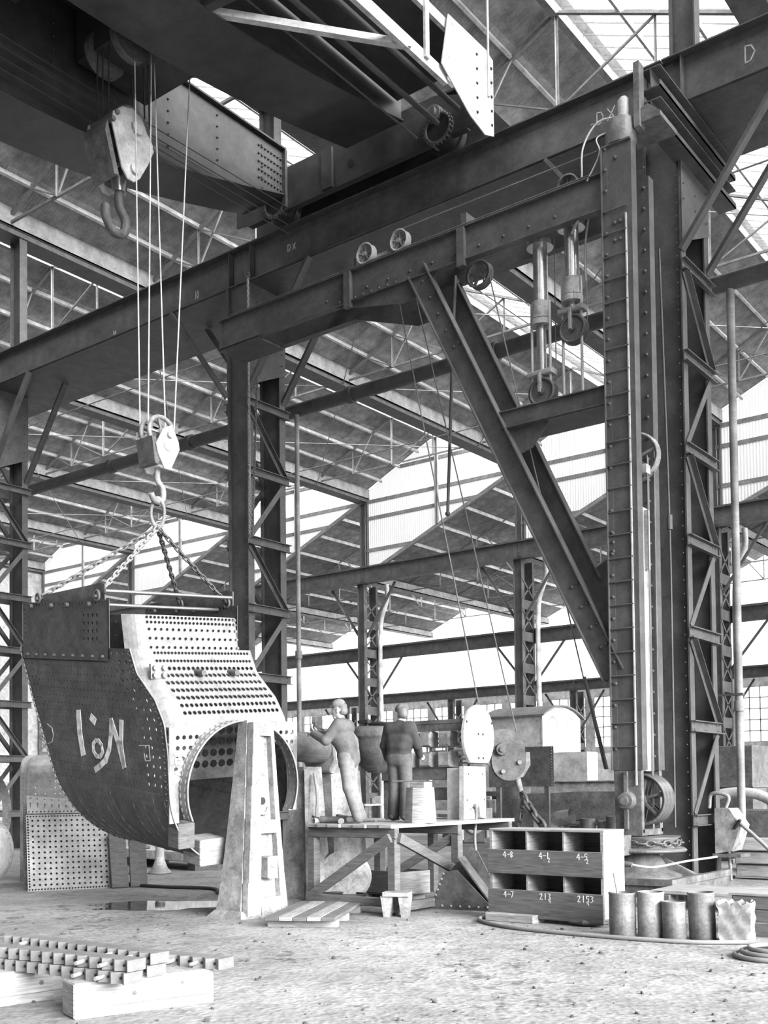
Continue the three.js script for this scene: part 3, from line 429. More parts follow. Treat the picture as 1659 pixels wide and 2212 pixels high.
  { const s = new THREE.Shape(), a = 0.93; s.moveTo(-1.08, -0.42); s.lineTo(-1.08, 0.86); s.lineTo(1.08, 0.86); s.lineTo(1.08, -0.42); s.lineTo(a, -0.42); s.lineTo(a, 0); for (let i = 1; i < 32; i++) s.lineTo(a * Math.cos(i / 32 * Math.PI), a * Math.sin(i / 32 * Math.PI)); s.lineTo(-a, 0); s.lineTo(-a, -0.42); s.closePath();
    const hole = (x, y, r = 0.03) => { const h = new THREE.Path(); h.absarc(x, y, r, 0, Math.PI * 2, true); s.holes.push(h); };
    for (let i = 0; i < 5; i++) hole(-0.95 + i * 0.1, 0.72); for (let i = 0; i < 3; i++) hole(-0.95 + i * 0.1, 0.58); for (let i = 0; i < 2; i++) hole(-0.96 + i * 0.09, 0.44); hole(-0.98, 0.3); for (let i = 0; i < 4; i++) hole(0.98 - i * 0.1, 0.72); for (let i = 0; i < 3; i++) hole(0.98 - i * 0.1, 0.58); hole(0.98, 0.42);
    const g = prism(s, 0.02).rotateY(Math.PI / 2).translate(0.06, 0, 0); mesh('throat_face', [g], M.plateFront, tp);
    const fl = []; for (let i = 0; i <= 36; i++) fl.push(i); const arc = (r, x) => (t) => { const A = lin(-0.42, Math.PI + 0.42, t); return V(x, r * Math.sin(A), r * Math.cos(A)); };
    const arch = (t, x) => { const A = lin(-0.42, Math.PI + 0.42, t); return V(x, 0.93 * Math.sin(A), 0.93 * Math.cos(A)); };
    const af = mesh('arch_flange', [perforated(arch, grid(0, 1, 0.06, 0.28, 38, 2, 0.0001 + 0.009)), tube(Array.from({ length: 41 }, (_, i) => arch(i / 40, 0.28)), 0.014, 100, 6)], M.plateFront, tp); void fl; void arc; void af;
    const t3 = (pts) => ribbon(pts, 0.03, 0.004).map((q) => q.rotateY(Math.PI / 2).translate(0.088, 0, 0)); for (const pts of [[[-1.02, 0.12], [-0.85, 0.2], [-1.0, 0.26], [-0.84, 0.32]], [[-0.98, 0.38], [-0.9, 0.38], [-0.9, 0.44], [-0.98, 0.44], [-0.98, 0.38]], [[-1.0, 0.5], [-0.82, 0.52]]]) mesh('painted_stroke', t3(pts), M.paint, tp); }
  mesh('lug_plate', [box(0.05, 0.2, 0.24, 0, 0, 0, 0, 0, 0).translate(-0.58, 1.58, 0.84), ...[[-0.06, -0.05], [0.06, -0.05], [-0.06, 0.05], [0.06, 0.05]].map(([z, y]) => cyl(V(-0.58, 1.58 + y, 0.84 + z * 1.2), V(-0.5, 1.58 + y, 0.84 + z * 1.2), 0.035))], M.cast, tp);
  for (const z of [0.15, -0.42]) mesh('stud', [cyl(V(-0.7, 1.56, z), V(-0.48, 1.56, z), 0.05, 0.04)], M.castDark, tp);
  // inner box front above the throat
  const inner = (z, y) => { const k = Math.max(0, (Math.abs(z) - 0.75) / 0.22); return V(-1.02 - 0.2 * k * k - (y - 1.86) * 0.2, y, z); };
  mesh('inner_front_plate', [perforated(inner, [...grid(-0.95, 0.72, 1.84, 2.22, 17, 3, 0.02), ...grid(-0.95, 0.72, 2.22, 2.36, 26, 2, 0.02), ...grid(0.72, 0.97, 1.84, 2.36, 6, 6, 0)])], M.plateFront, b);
  // upper side panels with their bolts and drilled patch
  for (const s of [1, -1]) {
    const z = s * (R + 0.02), p = mesh('upper_side_panel', [perforated((u, v) => V(u, v, z), [...grid(-3.95, -1.45, 2.48, 2.56, 26, 1, 0.018), ...grid(-3.95, -2.2, 1.7, 2.48, 1, 1, 0), ...grid(-2.2, -1.7, 1.95, 2.4, 4, 4, 0.028), ...grid(-2.2, -1.7, 1.7, 1.95, 1, 1, 0), ...grid(-2.2, -1.7, 2.4, 2.48, 1, 1, 0), ...grid(-1.7, -1.45, 1.7, 2.48, 1, 1, 0), ...grid(-4.08, -3.95, 1.7, 2.56, 1, 12, 0.018)]), bb(-4.08, -1.45, 1.68, 2.56, z - 0.03, z - 0.02)], M.plateSide, b);
    mesh('top_angle', [prism(poly([[-3.7, 2.56], [-1.6, 2.56], [-1.6, 2.78], [-1.7, 2.8], [-3.3, 2.68], [-3.7, 2.66]]), 0.02).translate(0, 0, z - 0.06)], M.castDark, p);
    const q = []; for (let i = 0; i < 9; i++) q.push(cyl(V(-3.9 + i * 0.29, 1.76, z), V(-3.9 + i * 0.29, 1.76, z + 0.04), 0.026, 0.022, 8)); for (const x of [-3.75, -3.1, -2.6, -1.95]) q.push(cyl(V(x, 2.5, z), V(x, 2.5, z + 0.05), 0.04, 0.035, 8)); stuff(mesh('bolt_rows', q, M.plateSide, p));
  }
  for (const [x, y] of [[-1.55, 2.68], [-1.9, 2.5]]) mesh('tie_bar', [cyl(V(x, y, R), V(x, y, -R), 0.028, 0.028, 10)], M.bright, b);
  for (const k of [1, -1]) mesh('inner_side_sheet', [perforated((u, v) => V(u, v, k * 0.86), [...grid(-4.0, -1.35, 1.2, 2.36, 14, 6, 0.016)])], M.plateSide, b);
  // tube plate inside
  mesh('tube_plate', [perforated((z, y) => V(-0.75, y, z), [...grid(-0.7, 0.75, 0.16, 0.96, 10, 5, 0.055)]), perforated((z, y) => V(-0.75, y, z), grid(-0.7, 0.75, 0.02, 0.16, 10, 1, 0))], M.plateSide, b);  // shade of the firebox interior put into the colour by the darker plate
}
const bl = (x, y, z) => boiler.localToWorld(V(x, y, z)); boiler.updateMatrixWorld(true);
function slungBlock(name, label, w, h, d, x, y, z, turn) { const o = thing(name, label, 'timber', bl(x, y, z).toArray(), rad(turn)); mesh('block', [cham(w, h, d, 0.01)], M.wood, o); }
{ const o = tag(mesh('packing_block', [cham(0.26, 0.34, 0.26, 0.01)], M.woodDark), 'upright timber packing under the left foot of the firebox arch', 'timber'); o.position.copy(bl(-0.02, -0.6, 0.83)); o.rotation.copy(BR);
  const q = tag(mesh('packing_block', [cham(0.42, 0.36, 0.42, 0.012)], M.wood), 'square timber packing lying in the rounded bottom of the slung firebox', 'timber'); q.position.copy(bl(-0.08, -0.86, 0.42)); q.rotation.copy(BR); }
// chain slings
const slings = [[-3.55, 2.62, 1.1, 'pale sling chain to the far back corner of the near firebox panel'], [-1.75, 2.62, 1.1, 'pale sling chain to the front corner of the near firebox panel'], [-3.0, 2.6, -1.1, 'dark sling chain to the back of the hidden firebox panel'], [-1.7, 2.6, -1.1, 'dark sling chain to the front of the hidden firebox panel']];
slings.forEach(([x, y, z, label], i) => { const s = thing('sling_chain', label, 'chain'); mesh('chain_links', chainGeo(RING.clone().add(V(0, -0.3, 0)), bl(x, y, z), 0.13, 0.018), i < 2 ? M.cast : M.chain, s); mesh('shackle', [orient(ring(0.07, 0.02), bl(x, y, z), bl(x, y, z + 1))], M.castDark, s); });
{ const g = new THREE.TorusGeometry(0.1, 0.024, 8, 28).scale(1, 2.1, 1).rotateY(rad(40)); tag(mesh('sling_ring', [g], M.cast), 'long forged ring on the crane hook, gathering the sling chains', 'ring').position.copy(RING).add(V(0, -0.08, 0)); }
// ---------------------------------------------------------------- hydraulic jib crane on its plinth
const spokedWheel = (R, w, n, groove = 0.03) => { const g = [lathe([[R - groove * 2, -w / 2], [R, -w / 2], [R - groove, 0], [R, w / 2], [R - groove * 2, w / 2], [R - groove * 2, -w / 2]], 0, 0, 0, 36).rotateX(Math.PI / 2), new THREE.CylinderGeometry(R * 0.2, R * 0.2, w * 1.15, 16).rotateX(Math.PI / 2)]; for (let k = 0; k < n; k++) g.push(box(R - groove, R * 0.1, w * 0.4, (R - groove) / 2, 0, 0).rotateZ(k / n * 2 * Math.PI + 0.3)); return g; };
{
  const j = thing('jib_crane', 'tall hydraulic jib crane with ladder post, slanting brace and long jib beam', 'jib crane', [-7.5, 0, -16.8]);
  const J = (x, y, z) => V(x + 7.5, y, z + 16.8), X1 = V(1, 0, 0);
  // plinth and slewing base
  const pl = mesh('plinth', [bb(-1.35, 1.08, 0, 0.2, -1.2, 1.32)], M.castDark, j);
  mesh('plinth_rim', [bb(-1.4, 1.12, 0.19, 0.29, 1.27, 1.37), bb(1.02, 1.12, 0.19, 0.29, -1.2, 1.27), bb(-1.4, -1.3, 0.19, 0.29, -1.2, 1.27)], M.castDark, pl);
  for (const x of [-0.75, -0.1]) mesh('plinth_slot', [bb(x, x + 0.35, 0.04, 0.16, 1.31, 1.325)], M.black, pl);
  mesh('base_cone', [lathe([[0.72, 0.2], [0.72, 0.26], [0.5, 0.34], [0.36, 0.6], [0.36, 0.66]], 0, 0, 0.1)], M.castDark, j);
  for (const [a, l] of [[0.9, 0.8], [2.5, 0.8], [0.2, 0.7]]) mesh('base_rib', [prism(poly([[0.3, 0.2], [0.3 + l, 0.2], [0.36, 0.55]]), 0.05).translate(0, 0, -0.025).rotateY(a)], M.castDark, j);
  const cw = mesh('chain_wheel', [lathe([[0.02, 0.62], [0.62, 0.62], [0.65, 0.66], [0.6, 0.7], [0.5, 0.7], [0.5, 0.84], [0.56, 0.88], [0.02, 0.88]], 0.15, 0, 0.05, 40)], M.castDark, j);
  const cl = []; for (let k = 0; k < 24; k++) { const a = k / 24 * Math.PI * 2, g = new THREE.TorusGeometry(0.045, 0.016, 6, 12).scale(1.6, 1, 1); if (k % 2) g.rotateX(Math.PI / 2); cl.push(g.translate(0, 0, 0.55).rotateY(a).translate(0.15, 0.78, 0.05)); } stuff(mesh('slewing_chain', cl, M.chain, cw));
  mesh('guide_block', [cham(0.55, 0.32, 0.3, 0.02, -0.15, 0.76, 0.72), ...[-0.33, 0.05].flatMap((x) => [0.67, 0.86].map((y) => cyl(V(x, y, 0.86), V(x, y, 0.9), 0.045, 0.045, 6)))], M.castDark, j);
  mesh('slewing_cylinder', [cyl(V(-1.2, 0.48, 0.85), V(-0.1, 0.48, 0.85), 0.17, 0.17, 24), cyl(V(-0.1, 0.48, 0.85), V(0.0, 0.48, 0.85), 0.2, 0.2, 24), cyl(V(0, 0.48, 0.85), V(0.25, 0.46, 0.85), 0.05, 0.04)], M.castDark, j);
  mesh('pressure_hose', [tube([V(0.25, 0.46, 0.85), V(0.5, 0.42, 0.7), V(0.9, 0.5, 0.2), V(1.2, 0.55, -0.3)], 0.018, 40, 8)], M.ropePale, j);
  // yoke and bottom wheel
  const fork = (z) => plateXY([[-0.24, 0.98], [0.24, 0.94], [0.24, 1.97], [-0.26, 1.97]], z, 0.09, 0.02);
  const yk = mesh('yoke', [fork(0.32), fork(-0.42), bb(-0.2, 0.24, 0.9, 1.0, -0.42, 0.41)], M.castDark, j);
  mesh('yoke_boss', [cyl(V(-0.02, 1.47, 0.38), V(-0.02, 1.47, 0.5), 0.16, 0.13, 24), cyl(V(-0.02, 1.47, 0.5), V(-0.02, 1.47, 0.54), 0.07, 0.07)], M.castDark, yk);
  mesh('yoke_rib', [bb(-0.05, 0.01, 1.0, 1.95, 0.4, 0.46)], M.castDark, yk); mesh('pivot_stub', [cyl(V(-0.1, 0.86, 0.05), V(-0.1, 0.96, 0.05), 0.25)], M.castDark, yk);
  for (const dz of [-0.1, 0.04, 0.18]) { const w = mesh('rope_wheel', spokedWheel(0.44, 0.1, 6), M.castDark, j); w.position.set(0.1, 1.48, dz - 0.08); }
  // post: two channels, ladder rungs, guides
  const top = 12.42, bot = 1.97;
  const fp = mesh('post_channel', [member(secC(0.52, 0.2, 0.018, 0.022), J(-7.5, top, -16.4), J(-7.5, bot, -16.4), X1)], M.steel, j); fp.userData.label = 'front channel of the post';
  mesh('post_channel', [member(secC(0.52, 0.2, 0.018, 0.022), J(-7.5, top - 0.3, -17.1), J(-7.5, bot, -17.1), X1)], M.steel, j);
  mesh('edge_angle', [bb(-0.26, -0.16, bot, top, 0.4, 0.412), bb(-0.262, -0.25, bot, top, 0.39, 0.47)], M.steel, fp);
  mesh('edge_strip', [bb(0.15, 0.17, bot - 0.25, 11.2, 0.4, 0.44)], M.rodPale, fp); mesh('cap_plate', [bb(-0.26, 0.26, top, top + 0.03, 0.18, 0.44)], M.steel, fp);
  for (let y = 2.35; y < 11.4; y += 0.39) mesh('rung', [cyl(J(-7.76, y, -16.37), J(-7.33, y, -16.37), 0.014, 0.014, 8)], M.steel, j);
  const rv = []; for (let y = 2.2; y < 12.4; y += 0.36) { rv.push(dome(0.034, J(-7.7, y + 0.12, -16.395), V(0, 0, 1), 8)); rv.push(dome(0.03, J(-7.33, y, -17.09), V(0, 0, 1), 8)); } for (const [x, y] of [[-7.55, 11.1], [-7.45, 11.1], [-7.55, 10.8], [-7.45, 10.8], [-7.52, 12.2], [-7.68, 3.4], [-7.68, 5.9], [-7.68, 5.75], [-7.68, 5.6]]) rv.push(dome(0.034, J(x, y, -16.395), V(0, 0, 1), 8)); stuff(mesh('rivet_rows', rv, M.steel, j));
  mesh('batten', Array.from({ length: 6 }, (_, i) => bb(-0.26, -0.25, 2.4 + i * 1.8, 2.8 + i * 1.8, -0.42, 0.38)), M.steel, j);
  mesh('ram_guide', [bb(0.14, 0.2, 1.95, 6.35, -0.2, 0.12)], M.white, j).userData.label = 'ram guide inside the post, coloured white to look lit';  // white colour stands in for the light on this guide
  mesh('ram_bracket', [bb(0.2, 0.27, 5.3, 6.3, -0.05, 0.02), bb(0.18, 0.3, 6.9, 7.05, -0.05, 0.12)], M.rodPale, j);
  { const w = mesh('rope_wheel', [...spokedWheel(0.42, 0.12, 6).map((g) => g)], M.cast, j); w.position.set(0.02, 7.25, -0.12); }
  for (const [x, z] of [[0.27, 0.05], [0.24, -0.06], [0.3, -0.16]]) mesh('hoist_rope', [cyl(V(x, 1.0, z), V(x + 0.02, 7.2, z), 0.012, 0.012, 6)], M.rope, j);
  mesh('pressure_pipe', [tube([V(0.32, 1.0, -0.75), V(0.33, 4, -0.75), V(0.33, 6, -0.75), V(0.28, 9, -0.75), V(0.26, 11, -0.7)], 0.02, 60, 8), cyl(V(0.33, 6.1, -0.75), V(0.33, 6.35, -0.75), 0.05)], M.steel, j);
  // jib beams and ties
  for (const [z, n] of [[-16.48, 0], [-17.2, 1]]) mesh('jib_beam', [member(secI(0.64, 0.16, 0.016, 0.024), J(-16.98 + n * 0.1, 11.74, z), J(-7.7, 11.74, z))], M.steel, j);
  mesh('tip_plate', [bb(-9.5, -9.44, 11.4, 12.06, -0.45, 0.36), bb(-9.5, -8.3, 11.38, 11.41, -0.45, 0.36)], M.steel, j);
  for (const x of [-13.3, -10.6]) mesh('jib_stiffener', [bb(x + 7.5 - 0.08, x + 7.5 + 0.08, 11.3, 12.02, 0.34, 0.44), bb(x + 7.5 - 0.06, x + 7.5 + 0.06, 12.05, 12.35, -0.4, 0.3)], M.steel, j);
  const jr = []; for (let x = -13.9; x < -8.2; x += 0.52) jr.push(dome(0.03, J(x, 11.62, -16.472), V(0, 0, 1), 8)); for (let x = -13.5; x < -12; x += 0.2) jr.push(dome(0.025, J(x, 11.46, -16.39), V(0, 0, 1), 6)); stuff(mesh('rivet_rows', jr, M.steel, j));
  mesh('haunch_plate', [plateXY([[-6.2, 11.42], [-3.7, 11.42], [-4.0, 10.85], [-4.6, 10.85]], -0.33, 0.02), plateXY([[-6.2, 11.42], [-3.7, 11.42], [-3.9, 11.1], [-4.5, 11.05]], 0.3, 0.02)], M.steel, j);
  // braces
  const fb = mesh('front_brace', [member(secI(0.42, 0.18, 0.016, 0.022), J(-11.62, 11.55, -16.45), J(-7.72, 3.55, -16.45))], M.steel, j);
  mesh('rear_brace', [member(secI(0.42, 0.18, 0.016, 0.022), J(-11.4, 11.5, -17.15), J(-8.45, 5.25, -17.15))], M.steel, j);
  { const br = []; const a = J(-11.62, 11.55, -16.44), c = J(-7.72, 3.55, -16.44); for (let i = 0; i < 9; i++) br.push(dome(0.035, a.clone().lerp(c, 0.03 + i * 0.045 + (i > 4 ? 0.55 : 0)), V(0, 0, 1), 8), dome(0.035, a.clone().lerp(c, 0.03 + i * 0.045 + (i > 4 ? 0.55 : 0)).add(V(0.1, 0.05, 0)), V(0, 0, 1), 8)); stuff(mesh('bolt_rows', br, M.steel, fb)); }
  mesh('foot_gusset', [plateXY([[-1.25, 5.3], [-0.26, 5.9], [-0.26, 3.2]], -0.36, 0.02)], M.steel, j);
  for (const z of [-16.48, -17.2]) mesh('cross_beam', [member(secI(0.32, 0.15, 0.014, 0.02), J(-9.85, 8.27, z), J(-7.75, 8.27, z))], M.steel, j);
  mesh('cross_gusset', [plateXY([[-2.35, 8.12], [-1.4, 8.12], [-1.75, 7.7], [-2.1, 7.6]], 0.24, 0.02), bb(-2.3, -0.3, 8.1, 8.13, -0.45, 0.35)], M.steel, j);
  // top sheaves and their ropes
  for (const x of [-12.94, -12.1]) { const w = mesh('jib_sheave', spokedWheel(0.22, 0.14, 5, 0.025), M.cast, j); w.position.copy(J(x, 12.32, -16.55)); }
  { const w = mesh('jib_sheave', spokedWheel(0.22, 0.14, 5, 0.025), M.castDark, j); w.position.copy(J(-8.6, 12.25, -16.8)); const w2 = mesh('jib_sheave', spokedWheel(0.26, 0.14, 5, 0.025), M.castDark, j); w2.position.copy(J(-10.45, 11.25, -16.8)); }
  mesh('sheave_bracket', [bb(-5.5, -4.5, 12.04, 12.3, 0.12, 0.16)], M.cast, j);
  for (const y of [12.5, 12.14]) mesh('jib_rope', [cyl(J(y > 12.4 ? -12.1 : -16.7, y + (y > 12.4 ? 0.02 : 0), -16.5), J(-7.9, y, -16.5), 0.012, 0.012, 6)], M.rope, j);
  // hydraulic rams
  for (const [x, t, len] of [[-9.18, 11.45, 0], [-8.56, 11.6, 1]]) {
    const o = J(x, 0, -16.8), c = mesh('hydraulic_ram', [cyl(V(o.x, len ? 10.6 : 10.35, 0), V(o.x, t, 0), 0.13, 0.13, 24), cyl(V(o.x, t - 0.1, 0), V(o.x, t, 0), 0.24, 0.24, 24)], M.bright, j), y0 = len ? 10.6 : 10.35, pc = len ? 9.72 : 8.75;
    mesh('ram_collar', [cyl(V(o.x, y0 - 0.3, 0), V(o.x, y0, 0), 0.17, 0.17, 24), cyl(V(o.x, y0 - 0.42, 0), V(o.x, y0 - 0.32, 0), 0.19, 0.19, 24)], M.cast, c);
    mesh('plunger', [cyl(V(o.x, pc + 0.3, 0), V(o.x, y0 - 0.3, 0), 0.085, 0.085, 20)], M.bright, c);
    mesh('cross_head', [cham(0.5, 0.1, 0.22, 0.02, o.x, pc + 0.32, 0), cham(0.06, 0.36, 0.26, 0.01, o.x, pc + 0.14, 0)], M.cast, c);
    const w = mesh('ram_pulley', [...spokedWheel(0.26, 0.16, 6), cyl(V(0, 0, 0.02), V(0, 0, 0.05), 0.2, 0.2, 24)], M.castDark, c); w.position.set(o.x + 0.02, pc - 0.02, 0);
    for (const s of [-0.18, 0.18]) mesh('guide_rod', [cyl(V(o.x + s, 8.42, 0.02), V(o.x + s, y0, 0.02), 0.026, 0.026, 10)], M.rodPale, c);
    mesh('lifting_rope', [cyl(V(o.x + 0.24, pc, -0.08), V(o.x + 0.24, 11.5, -0.08), 0.01, 0.01, 5)], M.rope, c);
  }
  mesh('supply_pipe', [tube([J(-8.45, 11.3, -16.6), J(-8.25, 11.45, -16.5), J(-8.1, 11.6, -16.6)], 0.025, 30, 8), tube([J(-8.1, 11.6, -16.6), J(-8.25, 11.0, -16.7), J(-8.3, 10.5, -16.8)], 0.018, 30, 8)], M.cast, j);
  // top bearing: lubricator, cap and the bracket joists running back to the column
  const tb = mesh('top_bearing', [cyl(V(0, 12.45, 0.2), V(0, 12.88, 0.2), 0.27, 0.24, 28)], M.castDark, j);
  mesh('lubricator', [lathe([[0.01, 13.3], [0.06, 13.29], [0.1, 13.24], [0.1, 12.95], [0.13, 12.93], [0.13, 12.88]], 0.06, 0, 0.2, 20)], M.white, tb);
  mesh('oil_pipe', [tube([V(-0.02, 12.95, 0.3), V(-0.35, 12.95, 0.35), V(-0.6, 12.6, 0.4), V(-0.65, 12.1, 0.38)], 0.016, 40, 8), tube([V(-0.15, 12.75, 0.3), V(-0.35, 12.65, 0.4), V(-0.3, 12.4, 0.4), V(-0.55, 12.0, 0.38)], 0.013, 40, 8)], M.ropePale, tb);
  mesh('bearing_bracket', [prism(poly([[-0.15, 12.72], [0.62, 12.72], [0.62, 12.8], [0.4, 13.0], [-0.15, 12.8]]), 0.7).translate(0.1, 0, -0.45), bb(0.28, 0.38, 12.65, 13.75, 0.1, 0.3)], M.castDark, j);
  for (const [y, x] of [[12.95, 0.5], [13.5, 0.5]]) { const b = mesh('bracket_joist', [bb(x - 0.17, x + 0.17, y - 0.18, y - 0.16, -3.5, 0.1), bb(x - 0.17, x + 0.17, y + 0.16, y + 0.18, -3.5, 0.1), bb(x - 0.01, x + 0.01, y - 0.17, y + 0.17, -3.5, 0.1), bb(x + 0.15, x + 0.17, y - 0.18, y - 0.08, -3.5, 0.1)], M.steel, j); void b; }
  // hanging control rod and lead ropes
  mesh('control_rod', [cyl(J(-11.0, 11.4, -16.8), J(-11.24, 6.94, -16.8), 0.035, 0.03, 8), ball(0.05, -3.74, 6.9, 0)], M.steel, j);
  mesh('lead_rope', [cyl(J(-10.25, 11.2, -16.8), J(-8.1, 2.0, -16.8), 0.014, 0.014, 6)], M.rope, j); mesh('lead_rope', [cyl(J(-8.45, 3.6, -16.8), J(-8.06, 2.0, -16.8), 0.03, 0.03, 6)], M.steel, j);
}
// snatch block and its chain, hung from the jib
{
  const P0 = V(-9.8, 2.35, -16.5), b = thing('snatch_block', 'grey snatch block hanging on two thin ropes, with heavy chain below', 'pulley block', P0.toArray(), rad(37));
  const cheek = Array.from({ length: 26 }, (_, i) => { const t = i / 26 * 2 * Math.PI, k = 1 + 0.12 * Math.cos(t - 5.2); return [-0.03 + 0.31 * k * Math.cos(t), -0.13 + 0.36 * k * Math.sin(t)]; });
  for (const z of [0.06, -0.14]) mesh('cheek_plate', [prism(poly(cheek), 0.04, 0.008).translate(0, 0, z)], M.castDark, b);
  mesh('sheave', [cyl(V(-0.1, 0.02, -0.1), V(-0.1, 0.02, 0.05), 0.38, 0.38, 36)], M.castDark, b); mesh('shell', [prism(poly([[0.05, -0.53], [0.24, -0.46], [0.37, -0.25], [0.36, -0.02], [0.28, -0.02], [0.26, -0.25], [0.16, -0.42], [0.03, -0.47]]), 0.26, 0.02).translate(0, 0, -0.15)], M.cast, b);
  mesh('pin', [cyl(V(-0.14, 0.03, 0.08), V(-0.14, 0.03, 0.2), 0.11, 0.1, 20), cyl(V(-0.14, 0.03, 0.2), V(-0.14, 0.03, 0.24), 0.05)], M.castDark, b); for (const [x, y] of [[0.17, -0.2], [-0.12, -0.36]]) mesh('bolt', [cyl(V(x, y, 0.1), V(x, y, 0.15), 0.04, 0.04, 8)], M.cast, b);
  mesh('hook_shank', [cyl(V(0.14, -0.45, -0.02), V(0.2, -0.72, -0.02), 0.06, 0.05)], M.cast, b);
  b.updateMatrixWorld(true); const w2l = (v) => b.worldToLocal(v.clone());
  for (const [x, ex] of [[-12.35, -0.4], [-11.95, 0.18]]) mesh('hoist_rope', [cyl(V(ex, 0.15, 0), w2l(V(x, 11.4, -16.8)), 0.014, 0.014, 6)], M.rope, b);
  const c = thing('lifting_chain', 'heavy chain slanting from the snatch block over the bin rack', 'chain'), s = b.localToWorld(V(0.22, -0.75, 0));
  mesh('chain_links', [...chainGeo(s, V(-9.05, 1.05, -16.35), 0.24, 0.036, 0.05), ...chainGeo(s.clone().add(V(0.2, -0.35, 0)), V(-8.5, 0.55, -16.3), 0.17, 0.026, 0.06)], M.chain, c); mesh('chain_links', chainGeo(s.clone().add(V(0.02, -0.1, 0)), V(-9.62, 0.5, -16.4), 0.17, 0.024), M.chain, c);
}
// hand chain hanging at the second column
{ const c = thing('hand_chain', 'endless hand chain hanging in front of the column behind the firebox', 'chain'); mesh('chain_links', chainGeo(V(-17.48, 13.75, -17.85), V(-17.46, 7.6, -17.85), 0.09, 0.014), M.cast, c); mesh('chain_links', chainGeo(V(-17.2, 11.3, -17.85), V(-17.4, 7.6, -17.85), 0.09, 0.014), M.chain, c); mesh('chain_eye', [ring(0.05, 0.02, -17.48, 13.78, -17.85)], M.chain, c); }
// pipes on the column row
{ tag(mesh('steam_pipe', [cyl(V(-60, 11.35, -20.2), V(8, 11.35, -20.2), 0.17, 0.17, 20), ...[-5.9, -12.2, -16.3, -22, -25.4].map((x) => cyl(V(x - 0.08, 11.35, -20.2), V(x + 0.08, 11.35, -20.2), 0.21, 0.21, 20))], M.steel), 'dark horizontal steam pipe running behind the runway columns', 'pipe');
  const dp = thing('drain_pipe', 'pale downpipe on the column behind the jib crane', 'pipe', [-6.95, 0, -20.2]); mesh('pipe', [cyl(V(0, 1.0, 0), V(0, 11.2, 0), 0.075, 0.075, 14)], M.gutter, dp); mesh('bracket', [bb(-0.45, 0.1, 3.4, 3.44, -0.02, 0.1)], M.steel, dp); mesh('collar', [cyl(V(0, 3.1, 0), V(0, 3.3, 0), 0.1)], M.gutter, dp);
  const dq = thing('drain_pipe', 'pale downpipe on the column behind the slung firebox', 'pipe', [-18.0, 0, -20.1]); mesh('pipe', [cyl(V(0, 0, 0), V(0, 11.2, 0), 0.06, 0.06, 14)], M.gutter, dq); mesh('collar', [cyl(V(0, 5, 0), V(0, 5.2, 0), 0.09)], M.gutter, dq);
  for (const i of [3, 4, 5]) { const f = thing('drain_pipe', 'white downpipe with a swan-neck on a far runway column', 'pipe', [XV[i] + 0.55, 0, ZB - 0.7], 0, 'white downpipes'); mesh('pipe', [tube([V(0.5, 13.9, 0), V(0.5, 13.0, 0), V(0.1, 11.9, 0), V(0, 11, 0), V(0, 5, 0), V(0, 0, 0)], 0.14, 80, 10)], M.white, f); } }
{ const b = thing('switch_box', 'sloping iron switch box with conduits on the column foot by the jib crane', 'switch box', [-6.85, 0, -18.9]); mesh('body', [prism(poly([[-0.15, 0.5], [0.15, 0.55], [0.3, 1.0], [0.1, 1.3], [-0.15, 1.3]]), 0.5).rotateY(Math.PI / 2 * 0).translate(0.1, 0, -0.25)], M.cast, b); mesh('conduit', [tube([V(0.1, 1.3, 0.1), V(0.15, 1.5, 0.1), V(-0.15, 1.55, 0.1), V(-0.2, 1.3, 0.1)], 0.035, 30, 8), tube([V(0.2, 1.2, 0.2), V(0.8, 0.7, 0.3), V(1.5, 0.05, 0.4)], 0.035, 40, 8), tube([V(0.1, 0.55, 0), V(0.12, 0.3, 0), V(0.15, 0.02, 0.05)], 0.03, 30, 8)], M.gutter, b); mesh('handle', [cyl(V(0.3, 0.95, 0.25), V(0.42, 1.1, 0.3), 0.03)], M.black, b); mesh('lower_lip', [bb(-0.1, 0.4, 0.44, 0.5, -0.25, 0.25)], M.castDark, b); }
// ---------------------------------------------------------------- riveting machine, staging and things around it
function tapered(b, t, h, n = 1) { // b, t: [x0,x1,z0,z1] at base and top
  const g = new THREE.BufferGeometry(), c = 0.04, ringOf = ([x0, x1, z0, z1], y) => [[x0 + c, y, z0], [x1 - c, y, z0], [x1, y, z0 + c], [x1, y, z1 - c], [x1 - c, y, z1], [x0 + c, y, z1], [x0, y, z1 - c], [x0, y, z0 + c]];
  const pos = [], tri = (...p) => p.forEach((q) => pos.push(...q)), rings = []; for (let i = 0; i <= n; i++) { const k = i / n, e = n > 1 ? Math.pow(k, 0.8) : k; rings.push(ringOf(b.map((v, q) => lin(v, t[q], e)), k * h)); }
  for (let i = 0; i < n; i++) for (let k = 0; k < 8; k++) { const l = (k + 1) % 8, A = rings[i], B = rings[i + 1]; tri(A[k], B[k], A[l]); tri(A[l], B[k], B[l]); }
  const T = rings[n], B0 = rings[0]; for (let k = 1; k < 7; k++) { tri(T[0], T[k + 1], T[k]); tri(B0[0], B0[k], B0[k + 1]); }
  g.setAttribute('position', new THREE.Float32BufferAttribute(pos, 3)); g.computeVertexNormals(); return g;
}
